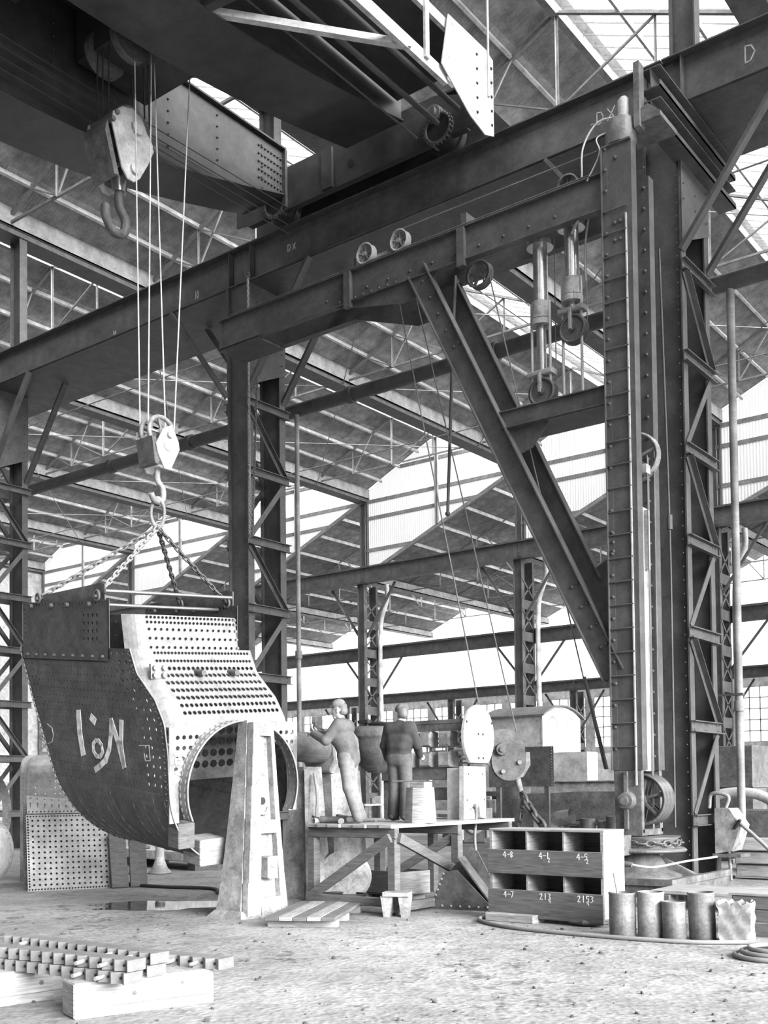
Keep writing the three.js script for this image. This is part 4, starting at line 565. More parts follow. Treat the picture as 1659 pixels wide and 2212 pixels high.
{ // hollow cast stake with slot, hole and pocket
  const s = thing('riveting_stake', 'tall tapered cast iron stake standing in front of the firebox arch', 'stake', [-10.41, 0, -10.65]), H = 2.66;
  mesh('pillar', [tapered([-0.36, 0.2, -0.4, 0.42], [-0.12, 0.12, -0.2, 0.18], H, 6)], M.cast, s);
  // the working face carries raised rims round its slot and pocket, standing proud of the core
  const fx = (y) => lin(0.2, 0.12, Math.pow(y / H, 0.8)), fz = (y, k) => lin(lin(-0.4, 0.42, k), lin(-0.2, 0.18, k), Math.pow(y / H, 0.8)), onF = (k, y, out = 0.05) => V(fx(y) + out, y, fz(y, k));
  const strip = (k0, k1, y0, y1, t = 0.1, n = 6) => { const g = []; for (let i = 0; i < n; i++) { const a = lin(y0, y1, i / n), b = lin(y0, y1, (i + 1) / n), km = (k0 + k1) / 2, p = onF(km, a, t / 2 - 0.01), q = onF(km, b, t / 2 - 0.01), w = Math.abs(fz((a + b) / 2, k1) - fz((a + b) / 2, k0)); g.push(orient(box(w, t, p.distanceTo(q) * 1.02).translate(0, 0, p.distanceTo(q) / 2), p, q, V(1, 0, 0))); } return g; };
  mesh('face_rim', [...strip(0.66, 1, 0.02, 2.62), ...strip(0, 0.16, 0.02, 2.62), ...strip(0.16, 0.66, 1.12, 1.3, 0.1, 1), ...strip(0.16, 0.66, 2.45, 2.62, 0.1, 1), ...strip(0.16, 0.66, 0.02, 0.25, 0.1, 1)], M.cast, s);
  mesh('slot_rib', strip(0.4, 0.66, 1.3, 2.45, 0.05), M.cast, s); mesh('pin_hole', [cyl(onF(0.53, 1.56, 0.0), onF(0.53, 1.56, 0.062), 0.05, 0.05, 16)], M.black, s); mesh('hole_lip', [orient(new THREE.TorusGeometry(0.1, 0.022, 6, 14, Math.PI).rotateZ(Math.PI), onF(0.53, 1.48, 0.06), onF(0.53, 1.48, 1.06))], M.cast, s);
  mesh('pocket_block', [cham(0.2, 0.3, 0.2, 0.015).translate(fx(0.6) + 0.06, 0.66, fz(0.6, 0.42))], M.cast, s); mesh('foot', [tapered([-0.44, 0.3, -0.48, 0.5], [-0.36, 0.22, -0.4, 0.42], 0.09)], M.cast, s);
}
{ // machine behind it
  const m = thing('hydraulic_riveter', 'hydraulic riveting machine with a pot-shaped cylinder behind the two workers\' staging', 'riveting machine', [-10.75, 0, -12.5]);
  mesh('ram_stake', [tapered([-0.3, 0.28, 0.02, 0.7], [-0.2, 0.12, 0.1, 0.5], 2.05, 4)], M.cast, m); mesh('stake_rib', [bar(V(0.3, 0.02, 0.68), V(0.14, 2.0, 0.52), 0.05, 0.1)], M.cast, m); mesh('foot', [tapered([-0.4, 0.38, -0.5, 0.82], [-0.3, 0.3, -0.3, 0.7], 0.1)], M.cast, m);
  mesh('ram_head', [cyl(V(-0.05, 2.35, 0.75), V(-0.05, 2.35, 0.0), 0.2, 0.26, 24), cyl(V(-0.05, 2.4, 0.9), V(-0.05, 2.4, 0.75), 0.11, 0.14, 20)], M.castDark, m); mesh('ram_nose', [cyl(V(-0.05, 2.42, 1.05), V(-0.05, 2.42, 0.9), 0.06)], M.bright, m);
  mesh('frame_body', [prism(poly([[-0.26, 1.95], [0.2, 1.95], [0.32, 2.15], [0.28, 2.5], [0.16, 2.64], [-0.24, 2.64], [-0.38, 2.45], [-0.38, 2.15]]), 0.62, 0.05).translate(-0.06, 0, -0.62)], M.cast, m);
  mesh('valve_chest', [cham(0.3, 0.26, 0.3, 0.02, -0.1, 2.72, -0.2), cham(0.16, 0.2, 0.18, 0.01, 0.12, 2.72, 0.1)], M.cast, m);
  mesh('front_leg', [tapered([-0.5, 0.2, -1.0, -0.15], [-0.38, 0.14, -0.8, -0.1], 2.0, 3)], M.cast, m); mesh('leg_hole', [cyl(V(-0.1, 1.5, -0.16), V(-0.1, 1.5, -0.13), 0.05)], M.black, m);
  mesh('pressure_pot', [lathe([[0.01, 1.95], [0.14, 1.97], [0.28, 2.08], [0.37, 2.25], [0.4, 2.45], [0.4, 2.52], [0.42, 2.53], [0.42, 2.58], [0.4, 2.59], [0.4, 2.66], [0.36, 2.7], [0.01, 2.72]], 0.22, 0, -1.1, 36)], M.castDark, m);
  mesh('pot_fittings', [cyl(V(0.12, 2.7, -1.0), V(0.12, 2.82, -1.0), 0.05), tube([V(0.15, 2.75, -1.0), V(0.4, 2.74, -1.0), V(0.64, 2.68, -1.05), V(0.66, 2.58, -1.1)], 0.035, 40, 8), box(0.2, 0.05, 0.1, 0.1, 2.78, -0.95)], M.black, m);
  mesh('pressure_hose', [tube([V(0.2, 1.95, 0.4), V(0.3, 1.6, 0.45), V(0.33, 1.3, 0.5), V(0.36, 1.1, 0.5), V(0.45, 1.0, 0.45)], 0.022, 50, 8)], M.ropePale, m);
}
// staging: deck planks on a braced timber frame
{
  const p = thing('timber_staging', 'braced timber staging the two workers stand on', 'staging', [-9.5, 0, -13.15]), H = 1.22, x0 = -0.78, x1 = 0.78, zF = 1.55, zB = -1.65;
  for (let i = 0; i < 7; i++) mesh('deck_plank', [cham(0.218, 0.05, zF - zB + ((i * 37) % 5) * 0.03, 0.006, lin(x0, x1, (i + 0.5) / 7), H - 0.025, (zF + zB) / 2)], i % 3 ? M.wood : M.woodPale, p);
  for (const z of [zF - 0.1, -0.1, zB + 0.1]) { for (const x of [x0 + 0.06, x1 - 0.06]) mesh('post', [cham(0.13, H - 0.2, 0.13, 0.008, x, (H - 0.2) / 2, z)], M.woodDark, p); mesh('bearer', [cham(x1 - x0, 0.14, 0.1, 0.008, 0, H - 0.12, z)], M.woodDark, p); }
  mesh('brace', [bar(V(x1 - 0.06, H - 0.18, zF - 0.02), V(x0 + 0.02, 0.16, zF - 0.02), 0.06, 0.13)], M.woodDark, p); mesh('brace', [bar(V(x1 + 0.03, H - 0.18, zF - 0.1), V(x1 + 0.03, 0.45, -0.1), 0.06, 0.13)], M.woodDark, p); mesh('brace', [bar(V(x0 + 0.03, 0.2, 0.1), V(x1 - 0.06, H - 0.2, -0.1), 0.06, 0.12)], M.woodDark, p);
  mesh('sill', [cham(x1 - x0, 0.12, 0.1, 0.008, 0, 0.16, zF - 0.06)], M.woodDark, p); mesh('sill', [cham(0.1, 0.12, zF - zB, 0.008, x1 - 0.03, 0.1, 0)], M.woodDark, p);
}
{ // floor board raised on battens before the stake
  const p = thing('floor_board', 'wide plank platform lying on battens at the foot of the stake', 'board', [-9.35, 0, -10.75], rad(-62)); for (let i = 0; i < 5; i++) mesh('plank', [cham(1.9, 0.045, 0.175, 0.006, 0, 0.115, -0.36 + i * 0.18)], i % 2 ? M.wood : M.woodDark, p); for (const x of [-0.75, 0.1, 0.75]) mesh('batten', [cham(0.1, 0.09, 0.9, 0.006, x, 0.045, 0)], M.woodPale, p);
}
// timber block with a bar laid on it, tools, and the valve stand at the end of the staging
{ const b = tag(mesh('chopping_block', [(() => { const g = new THREE.CylinderGeometry(0.2, 0.23, 0.5, 9); const p = g.attributes.position; for (let i = 0; i < p.count; i++) { const a = Math.atan2(p.getZ(i), p.getX(i)); p.setX(i, p.getX(i) * (1 + 0.08 * Math.sin(3 * a + 1))); p.setZ(i, p.getZ(i) * (1 + 0.08 * Math.cos(2 * a))); } g.computeVertexNormals(); return g; })()], M.wood), 'stout timber block on the staging beside the dark-clad worker', 'timber'); b.position.set(-8.88, 1.47, -12.48);
  const w = tag(mesh('wood_pad', [cham(0.26, 0.08, 0.2, 0.008)], M.woodPale), 'small pale wood pad on top of the timber block', 'timber'); w.position.set(-8.87, 1.76, -12.48);
  const r = thing('spanner_bar', 'bright steel bar lying across the wood pad', 'tool', [-8.87, 1.815, -12.48], rad(20)); mesh('shaft', [cyl(V(-0.42, -0.002, 0), V(0.1, 0.0, 0), 0.014, 0.014, 8)], M.bright, r); mesh('head', [ring(0.03, 0.014, 0.13, 0.0, 0).rotateX(Math.PI / 2)], M.bright, r);
  const tools = [['pneumatic_hammer', 'short riveting hammer lying on the staging deck by the worker\'s boots', -9.95, -11.8, 20], ['pneumatic_hammer', 'riveting hammer with hose stub near the pale worker\'s boots', -10.0, -12.2, -30], ['drift_set', 'rivet snap lying at the corner of the staging deck', -10.12, -11.75, 70], ['drift_set', 'rivet snap beside the riveting hammers', -9.7, -12.35, 10], ['drift_set', 'small rivet snap near the deck edge', -9.7, -11.72, 120]];
  for (const [n, l, x, z, a] of tools) { const t = thing(n, l, 'tool', [x, 1.22, z], rad(a)); if (n[0] === 'p') { mesh('barrel', [cyl(V(-0.18, 0.055, 0), V(0.12, 0.055, 0), 0.05, 0.045, 14), cyl(V(0.12, 0.055, 0), V(0.22, 0.055, 0), 0.03)], M.castDark, t); mesh('handle', [tube([V(-0.18, 0.06, 0.03), V(-0.27, 0.1, 0.06), V(-0.27, 0.08, -0.06), V(-0.18, 0.06, -0.03)], 0.018, 20, 6)], M.black, t); } else { mesh('shank', [cyl(V(-0.06, 0.035, 0), V(0.1, 0.03, 0), 0.03, 0.022, 10)], M.cast, t); mesh('snap_head', [cyl(V(-0.12, 0.04, 0), V(-0.06, 0.04, 0), 0.04, 0.04, 12)], M.cast, t); } }
  const v = thing('valve_stand', 'bank of hydraulic valves with a pale flat-bottomed disc on its end', 'valve bank', [-9.2, 1.22, -14.15]);
  mesh('pedestal', [plateYZ([[-0.3, 0.0], [-0.3, 0.82], [0.32, 0.82], [0.34, 0.0], [0.2, 0.0], [0.18, 0.16], [0.05, 0.2], [-0.1, 0.2], [-0.14, 0.02]], 0.18, 0.1, 0.01), bb(-0.2, 0.08, 0, 0.8, -0.22, 0.22)], M.white, v);
  { const s = []; for (let i = 0; i <= 28; i++) { const a = lin(-0.95, Math.PI + 0.95, i / 28); s.push([0.44 * Math.cos(a), 1.28 + 0.5 * Math.sin(a)]); } mesh('end_disc', [plateYZ(s, 0.26, 0.06, 0.01)], M.white, v); const bo = []; for (const [z, y] of [[-0.36, 1.5], [0.36, 1.5], [-0.42, 1.1], [0.03, 1.32], [-0.1, 1.32], [0.03, 0.95], [-0.1, 0.95]]) bo.push(dome(0.025, V(0.26, y, z), V(1, 0, 0), 7)); for (const [z, y] of [[-0.2, 0.7], [0.2, 0.7], [0.25, 0.3], [-0.25, 0.3]]) bo.push(dome(0.02, V(0.18, y, z), V(1, 0, 0), 7)); stuff(mesh('bolt_rows', bo, M.black, v)); mesh('maker_plate', [bb(0.18, 0.186, 0.42, 0.52, -0.08, 0.1)], M.paint, v); }
  mesh('top_rail', [bb(-1.55, 0.15, 1.5, 1.56, -0.3, 0.25), bb(-1.55, 0.15, 1.38, 1.5, 0.2, 0.24)], M.castDark, v); mesh('bed', [bb(-1.5, -0.21, 0.62, 0.82, -0.3, 0.2)], M.castDark, v); mesh('lower_bed', [bb(-1.5, -0.1, 0.3, 0.5, -0.3, 0.1)], M.castDark, v); for (const x of [-1.4]) mesh('leg', [bb(x - 0.1, x + 0.1, 0, 0.65, -0.2, 0.15)], M.castDark, v);
  for (let i = 0; i < 4; i++) { const x = -1.3 + i * 0.36, q = mesh('valve_body', [cham(0.22, 0.24, 0.26, 0.03, x, 1.26, 0.15), cham(0.24, 0.24, 0.28, 0.03, x, 0.94, 0.15)], M.cast, v); mesh('valve_stem', [cyl(V(x, 1.05, 0.18), V(x, 1.16, 0.18), 0.03)], M.bright, q); mesh('gland_nut', [cyl(V(x, 1.38, 0.15), V(x, 1.44, 0.15), 0.05, 0.05, 6)], M.cast, q); }
  mesh('cable', [tube([V(0.22, 0.2, 0.05), V(0.26, 0.1, 0.1), V(0.32, -0.3, 0.25), V(0.55, -0.8, 0.5), V(0.8, -1.18, 0.7)], 0.022, 50, 8), cyl(V(0.18, 0.2, 0.05), V(0.24, 0.2, 0.05), 0.04)], M.hose, v);
}
// under and around the staging
{ const c = thing('parts_crate', 'open wooden crate stored under the staging', 'crate', [-10.0, 0.1, -13.3], rad(-12)); for (const s of [-1, 1]) { mesh('long_side', [cham(1.0, 0.34, 0.03, 0.004, 0, 0.19, s * 0.3)], s > 0 ? M.woodDark : M.wood, c); mesh('end', [cham(0.03, 0.34, 0.6, 0.004, s * 0.5, 0.19, 0)], M.woodPale, c); } mesh('bottom', [bb(-0.5, 0.5, 0.0, 0.03, -0.3, 0.3)], M.woodDark, c); for (const x of [-0.35, 0.35]) mesh('runner', [cham(0.1, 0.1, 0.6, 0.005, x, -0.05, 0)], M.woodPale, c);
  const st = tag(mesh('grindstone', [cyl(V(0, 0, -0.12), V(0, 0, 0.12), 0.38, 0.38, 40), cyl(V(0, 0, -0.16), V(0, 0, 0.16), 0.06)], M.concrete), 'pitted round stone leaning under the staging', 'stone'); st.position.set(-10.3, 0.4, -12.5); st.rotation.set(-0.12, rad(25), 0);
  const co = thing('cable_coil', 'black cable coiled on the floor under the staging', 'cable', [-10.1, 0, -12.2]); mesh('loops', [0, 1, 2, 3, 4].map((i) => ring(0.3 + (i % 3) * 0.03, 0.018, 0, 0, 0, 36, 6).rotateX(Math.PI / 2 - 0.25 + i * 0.05).translate(i * 0.02, 0.1 + i * 0.02, i * 0.015)), M.black, co);
  const f = thing('foot_casting', 'small forked casting lying before the staging post', 'casting', [-8.62, 0, -11.55], rad(25)); mesh('top', [cham(0.36, 0.06, 0.26, 0.008, 0, 0.3, 0)], M.cast, f); for (const x of [-0.12, 0.12]) mesh('fork', [prism(poly([[-0.09, 0.28], [0.07, 0.28], [0.03, 0], [-0.05, 0]]), 0.2).translate(x, 0, -0.1)], M.cast, f); mesh('web', [bb(-0.16, 0.16, 0.1, 0.28, -0.1, -0.07)], M.castDark, f);
  const g = thing('gusset_bracket', 'riveted triangular plate bracket resting beside the staging', 'bracket', [-8.4, 0, -12.75], rad(12)); const tri = [[-0.42, 0.0], [-0.2, 0.55], [0.1, 0.86], [0.2, 0.8], [0.62, 0.0]]; mesh('back_plate', [plateXY(tri, -0.2, 0.02)], M.castDark, g); mesh('front_plate', [plateXY([[-0.42, 0.0], [-0.2, 0.52], [0.0, 0.56], [0.55, 0.02], [0.52, 0]], 0.12, 0.02)], M.castDark, g); mesh('sloping_plate', [orient(box(0.3, 0.02, 0.9).translate(0, 0, 0.45), V(0.55, 0.02, -0.05), V(0.0, 0.72, -0.05))], M.castDark, g); const rv = []; for (let i = 0; i < 7; i++) rv.push(dome(0.02, V(lin(-0.38, -0.2, i / 6), lin(0.05, 0.5, i / 6), 0.14), V(0, 0, 1), 6), dome(0.02, V(lin(-0.36, 0.45, i / 6), 0.05, 0.14), V(0, 0, 1), 6)); stuff(mesh('rivet_rows', rv, M.cast, g));
}
// bin rack with chalked sizes
const strokes = { 4: [[[0.7, 0], [0.7, 1], [0, 0.35], [1, 0.35]]], x: [[[0.1, 0.1], [0.8, 0.7]], [[0.1, 0.7], [0.8, 0.1]]], 8: [[[0.5, 0.5], [0.1, 0.75], [0.5, 1], [0.9, 0.75], [0.1, 0.25], [0.5, 0], [0.9, 0.25], [0.5, 0.5]]], 5: [[[0.9, 1], [0.2, 1], [0.15, 0.55], [0.7, 0.6], [0.8, 0.2], [0.1, 0]]], 2: [[[0.1, 0.8], [0.5, 1], [0.8, 0.75], [0.1, 0], [0.9, 0]]], 3: [[[0.1, 1], [0.8, 0.9], [0.4, 0.55], [0.8, 0.25], [0.1, 0]]], 7: [[[0.1, 1], [0.9, 1], [0.4, 0]]], 1: [[[0.5, 0], [0.5, 1]]], '-': [[[0.1, 0.5], [0.9, 0.5]]], 6: [[[0.8, 1], [0.2, 0.5], [0.3, 0], [0.8, 0.2], [0.3, 0.5]]] };
const chalkText = (str, x, y, s) => { const o = []; let cx = x; for (const [i, ch] of [...str].entries()) { const k = ch === '/' ? null : strokes[ch]; if (k) for (const st of k) o.push(...ribbon(st.map(([a, b]) => [cx + a * s * 0.6, y + b * s]), s * 0.13, 0.003)); cx += s * (ch === '-' ? 0.6 : 0.8); void i; } return o; };
{
  const b = thing('bin_rack', 'wooden bin rack with six compartments and chalked sizes', 'bin rack', [-6.6, 0.1, -12.22], rad(-3)), W = 1.62, D = 0.52, y0 = 0.0, Ht = 1.06;
  for (const x of [-W / 2, W / 2]) mesh('end_board', [cham(0.05, Ht, D, 0.006, x, Ht / 2, 0)], x > 0 ? M.woodPale : M.wood, b);
  for (let i = 1; i < 3; i++) mesh('divider', [bb(-W / 2 + W * i / 3 - 0.012, -W / 2 + W * i / 3 + 0.012, 0.02, Ht, -D / 2, D / 2 - 0.01)], M.wood, b);
  mesh('top_board', [cham(W + 0.06, 0.03, D, 0.006, 0, Ht, 0)], M.wood, b); mesh('back_board', [bb(-W / 2, W / 2, 0, Ht, -D / 2, -D / 2 + 0.02)], M.woodDark, b); mesh('shelf', [bb(-W / 2, W / 2, 0.5, 0.53, -D / 2, D / 2)], M.woodDark, b); mesh('shelf', [bb(-W / 2, W / 2, 0.0, 0.03, -D / 2, D / 2)], M.woodDark, b);
  for (const [ya, yb, t] of [[0.5, 0.81, ['4-8', '4-1', '4-5']], [-0.05, 0.3, ['4-7', '213', '2153']]]) { const f = mesh('front_board', [cham(W + 0.06, yb - ya, 0.04, 0.006, 0, (ya + yb) / 2, D / 2 + 0.02)], M.woodDark, b); t.forEach((s, i) => { mesh('chalk_mark', chalkText(s, -W / 2 + W * (i + 0.4) / 3, yb - 0.1, 0.075).map((g) => g.translate(0, 0, D / 2 + 0.043)), M.paint, f); if (i) mesh('chalk_mark', chalkText(ya > 0 ? '2' : '4', -W / 2 + W * (i + 0.4) / 3 + 0.13, yb - 0.14, 0.05).map((g) => g.translate(0, 0, D / 2 + 0.043)), M.paint, f); }); }
  const p1 = tag(mesh('support_block', [cham(0.7, 0.1, 0.3, 0.008)], M.woodPale), 'pale board under the front corner of the bin rack', 'timber'); p1.position.set(-7.05, 0.05, -11.95);
  const p2 = tag(mesh('support_block', [(() => { const g = new THREE.IcosahedronGeometry(0.2, 2).scale(1.3, 0.25, 0.7); const p = g.attributes.position; for (let i = 0; i < p.count; i++) { const k = 1 + 0.12 * Math.sin(p.getX(i) * 31 + p.getZ(i) * 17); p.setXYZ(i, p.getX(i) * k, Math.max(-0.05, p.getY(i) * k), p.getZ(i) * k); } g.computeVertexNormals(); return g; })()], M.castDark), 'crumpled sack wedged under the bin rack by the drums', 'sack'); p2.position.set(-6.05, 0.05, -12.0);
}
// drums, paper sack, timber box, planks
function drum(label, x, z, r, h, tilt, dent, rust) {
  const d = thing('steel_drum', label, 'drum', [x, 0, z], rad(dent * 90)); d.rotation.z = tilt;
  const g = lathe([[0.01, 0.015], [r - 0.01, 0.012], [r, 0.0], [r, 0.05], [r, h * 0.3], [r, h * 0.6], [r, h - 0.03], [r + 0.006, h - 0.015], [r, h], [r - 0.012, h], [r - 0.012, 0.05], [0.01, 0.04]], 0, 0, 0, 40), p = g.attributes.position; for (let i = 0; i < p.count; i++) { const a = Math.atan2(p.getZ(i), p.getX(i)), y = p.getY(i), k = 1 - dent * 0.1 * Math.exp(-Math.pow((a - 0.8) / 0.35, 2) - Math.pow((y - h * 0.6) / 0.12, 2)) + 0.006 * Math.sin(5 * a + y * 20); if (Math.hypot(p.getX(i), p.getZ(i)) > r * 0.6) { p.setX(i, p.getX(i) * k); p.setZ(i, p.getZ(i) * k); } } g.computeVertexNormals();
  mesh('shell', [g], rust, d); return d;
}
const d1 = drum('open drum with a stick in it, next to the bin rack end', -5.31, -11.4, 0.15, 0.5, 0.0, 0.3, M.drum); mesh('stirring_stick', [cyl(V(0.02, 0.06, 0.02), V(-0.09, 0.72, 0.05), 0.012, 0.012, 8)], M.woodPale, d1);
drum('tall dented pale drum with its side pushed in', -5.02, -11.52, 0.148, 0.51, 0.0, 1.0, mat(150, { map: tRust, roughness: 0.5 }));
const d3 = drum('short stained drum filled to the brim', -4.735, -11.5, 0.13, 0.42, 0.02, 0.2, M.drum); mesh('contents', [cyl(V(0, 0.395, 0), V(0, 0.405, 0), 0.128, 0.128, 24)], M.concrete, d3);
drum('tall drum leaning beside the paper sack', -4.47, -11.65, 0.145, 0.52, 0.03, 0.1, M.drum);
{ const g = new THREE.BoxGeometry(0.34, 0.42, 0.26, 10, 12, 8), p = g.attributes.position; for (let i = 0; i < p.count; i++) { const x = p.getX(i), y = p.getY(i), z = p.getZ(i), k = y > 0.15 ? 1.06 : 1, n = 0.007 * Math.sin(x * 40 + y * 23) + 0.006 * Math.sin(z * 37 - y * 41 + 1) + 0.004 * Math.sin(x * 91 + z * 77 + y * 63); p.setXYZ(i, x * k + n, y + (y > 0.2 ? 0.03 * Math.sin(x * 60) * Math.cos(z * 50) - (Math.abs(x) < 0.12 && Math.abs(z) < 0.09 ? 0.08 : 0) : 0), z * k + n); } g.computeVertexNormals(); const s = tag(mesh('paper_sack', [g], M.paper), 'torn pale paper sack standing open at the end of the drum row', 'sack'); s.position.set(-4.1, 0.215, -11.68); s.rotation.y = rad(8); }
{ const b = thing('timber_box', 'low timber box behind the paper sack', 'box', [-3.85, 0, -12.5]); for (let i = 0; i < 3; i++) { mesh('side_board', [cham(0.9, 0.14, 0.03, 0.004, 0, 0.08 + i * 0.15, 0.35)], M.woodDark, b); mesh('end_board', [cham(0.03, 0.14, 0.7, 0.004, -0.45, 0.08 + i * 0.15, 0)], M.wood, b); } mesh('lid', [cham(0.98, 0.03, 0.76, 0.004, 0, 0.47, 0)], M.wood, b); mesh('corner_post', [cham(0.08, 0.44, 0.05, 0.004, 0.38, 0.23, 0.38)], M.wood, b);
  const q = thing('plank_walk', 'pale plank walk beside the jib crane plinth', 'planks', [-5.15, 0, -15.0]); for (let i = 0; i < 4; i++) mesh('plank', [cham(2.0, 0.05, 0.24, 0.006, 0, 0.24, 0.75 - i * 0.26)], M.woodPale, q); for (const x of [-0.8, 0.8]) mesh('bearer', [cham(0.15, 0.21, 1.1, 0.006, x, 0.105, 0.35)], M.woodDark, q); }
tag(mesh('air_hose', [tube([[-7.55, 0.025, -12.05], [-7.4, 0.025, -11.66], [-6.75, 0.025, -11.25], [-5.46, 0.025, -11.1], [-4.42, 0.025, -11.2], [-3.9, 0.025, -11.5], [-3.5, 0.025, -11.6]], 0.025, 120, 8), ...[0, 1, 2].map((i) => ring(0.36 - i * 0.05, 0.025, 0, 0, 0, 48, 8).rotateX(Math.PI / 2).translate(-3.42 + i * 0.02, 0.025 + i * 0.035, -10.75))], M.hose), 'pale air hose looped along the floor in front of the drums', 'hose');
tag(mesh('air_hose', [tube([[-16.4, 0.03, -13.2], [-15.4, 0.03, -12.7], [-14.6, 0.03, -12.7], [-13.6, 0.03, -12.9], [-12.7, 0.03, -12.3], [-11.6, 0.03, -12.2]], 0.03, 80, 8)], M.black), 'dark hose lying on the floor beneath the slung firebox', 'hose');
// ---------------------------------------------------------------- stacked plates and shells beyond the firebox
function flatPerf(w, h, nu, nv, r, edge) { return [perforated((u, v) => V(u, v, 0), [...grid(0.06, w - 0.06, 0.06, h - 0.06, nu, nv, r), ...grid(0, w, 0, 0.06, nu * 2, 1, edge), ...grid(0, w, h - 0.06, h, nu * 2, 1, edge), ...grid(0, 0.06, 0.06, h - 0.06, 1, nv * 2, edge), ...grid(w - 0.06, w, 0.06, h - 0.06, 1, nv * 2, edge)])]; }
{ const p = thing('drilled_plate', 'pale drilled plate leaning with a slanting lap seam', 'plate', [-16.2, 0, -11.05], rad(62)); p.rotation.x = 0; const m = mesh('sheet', flatPerf(1.65, 1.36, 16, 13, 0.02, 0.017), M.plateFront, p); m.rotation.x = rad(-14); const u = mesh('lap_sheet', [perforated((a, b) => V(a, b + (b > 1.45 ? 0.16 * (1 - a / 1.65) - 0.05 : 0.02), 0.01), [...grid(0.02, 1.6, 1.36, 1.42, 24, 1, 0.016), ...grid(0.02, 1.6, 1.42, 1.6, 13, 2, 0.017)])], M.plateFront, p); u.rotation.x = rad(-14);
  const q = thing('drilled_plate', 'dark edge-on drilled plate behind the pale one', 'plate', [-16.62, 0, -11.25], rad(58)); const n = mesh('sheet', flatPerf(1.5, 1.55, 14, 14, 0.017, 0.014), M.plateSide, q); n.rotation.x = rad(-12);
  for (const [x, z, a, l] of [[-15.35, -12.35, 64, 'short dark board leaning on the pale drilled plate'], [-15.2, -12.65, 58, 'second board leaning beside the drilled plate']]) { const b = thing('leaning_board', l, 'board', [x, 0, z], rad(a)); mesh('board', [cham(0.3, 1.0, 0.09, 0.01, 0, 0.5, 0)], M.woodDark, b).rotation.x = rad(-17); }
  // second firebox at the edge of the view
  const f = thing('boiler_firebox', 'second firebox shell resting on the floor behind the drilled plates', 'firebox', [-18.1, 0, -12.2], rad(20)), R = 1.1; mesh('side_sheet', [perforated((u, v) => v < 2.1 ? V(u, v, 0) : V(u, 2.1 + 0.35 * Math.sin((v - 2.1) / 0.35), -0.35 + 0.35 * Math.cos((v - 2.1) / 0.35)), [...grid(0.15, 1.9, 0.1, 2.1, 16, 17, 0.016), ...grid(0.15, 1.9, 2.1, 2.65, 16, 4, 0), ...grid(0, 0.15, 0.1, 2.1, 2, 26, 0.014)])], M.plateFront, f);
  { const s = new THREE.Shape(); s.moveTo(0, 0); s.lineTo(0, 2.1); s.quadraticCurveTo(0, 2.45, -0.35, 2.45); s.lineTo(-2.0, 2.45); s.lineTo(-2.0, 0); s.closePath(); const h = new THREE.Path(); h.absarc(-1.15, 1.35, 0.85, 0, Math.PI * 2, true); s.holes.push(h); mesh('throat_plate', [prism(s, 0.03).rotateY(Math.PI / 2).scale(1, 1, 1).rotateY(Math.PI).translate(0, 0, 0)], M.plateFront, f); mesh('ring_flange', [new THREE.CylinderGeometry(0.85, 0.85, 0.2, 48, 1, true).rotateZ(Math.PI / 2).translate(-0.1, 1.35, 1.15)], M.cast, f); }
  const d = thing('dished_end', 'rounded dished boiler end with a rim of rivet holes, standing on the floor', 'dished plate', [-16.85, 0.72, -10.35], rad(40)); mesh('dish', [lathe([[0.01, 0.2], [0.3, 0.18], [0.52, 0.1], [0.64, -0.02], [0.68, -0.16], [0.68, -0.22]], 0, 0, 0, 40).rotateX(Math.PI / 2)], M.plateFront, d); const rv = []; for (let k = 0; k < 40; k++) { const a = k / 40 * 2 * Math.PI; rv.push(dome(0.016, V(0.66 * Math.cos(a), 0.66 * Math.sin(a), -0.1), V(Math.cos(a), Math.sin(a), 0.3), 6)); } stuff(mesh('rivet_rows', rv, M.castDark, d));
  // flared columns and the slab behind
  for (const [x, z, h, l] of [[-17.66, -14.7, 0.95, 'taller flared iron stand beyond the leaning boards'], [-17.3, -14.95, 0.7, 'shorter flared iron stand beyond the leaning boards']]) { const t = thing('flared_stand', l, 'stand', [x, 0, z]); mesh('shaft', [lathe([[0.01, 0.0], [0.24, 0.0], [0.24, 0.03], [0.16, 0.12], [0.1, 0.28], [0.09, 0.45], [0.09, h - 0.08]], 0, 0, 0, 28)], M.cast, t); mesh('cap', [cyl(V(0, h - 0.09, 0), V(0, h, 0), 0.11, 0.1, 20)], M.castDark, t); }
  const sl = thing('surface_slab', 'long pale slab on the floor behind the flared stands', 'slab', [-18.6, 0, -16.6], rad(-10)); mesh('slab', [cham(3.4, 0.22, 1.3, 0.02, 0, 0.3, 0)], M.concrete, sl); mesh('support', [bb(-1.5, -1.2, 0, 0.2, -0.5, 0.5)], M.castDark, sl); mesh('support', [bb(1.2, 1.5, 0, 0.2, -0.5, 0.5)], M.castDark, sl);
  for (let i = 0; i < 5; i++) { const o = thing('pipe_flange', 'small round flange lying on the pale slab', 'flange', [-19.7 + i * 0.5, 0.41, -16.4 + (i % 2) * 0.3], 0, 'flanges on the slab'); mesh('disc', [lathe([[0.05, 0], [0.16, 0], [0.16, 0.06], [0.09, 0.07], [0.09, 0.16], [0.05, 0.16], [0.05, 0]], 0, 0, 0, 20)], M.castDark, o); }
}
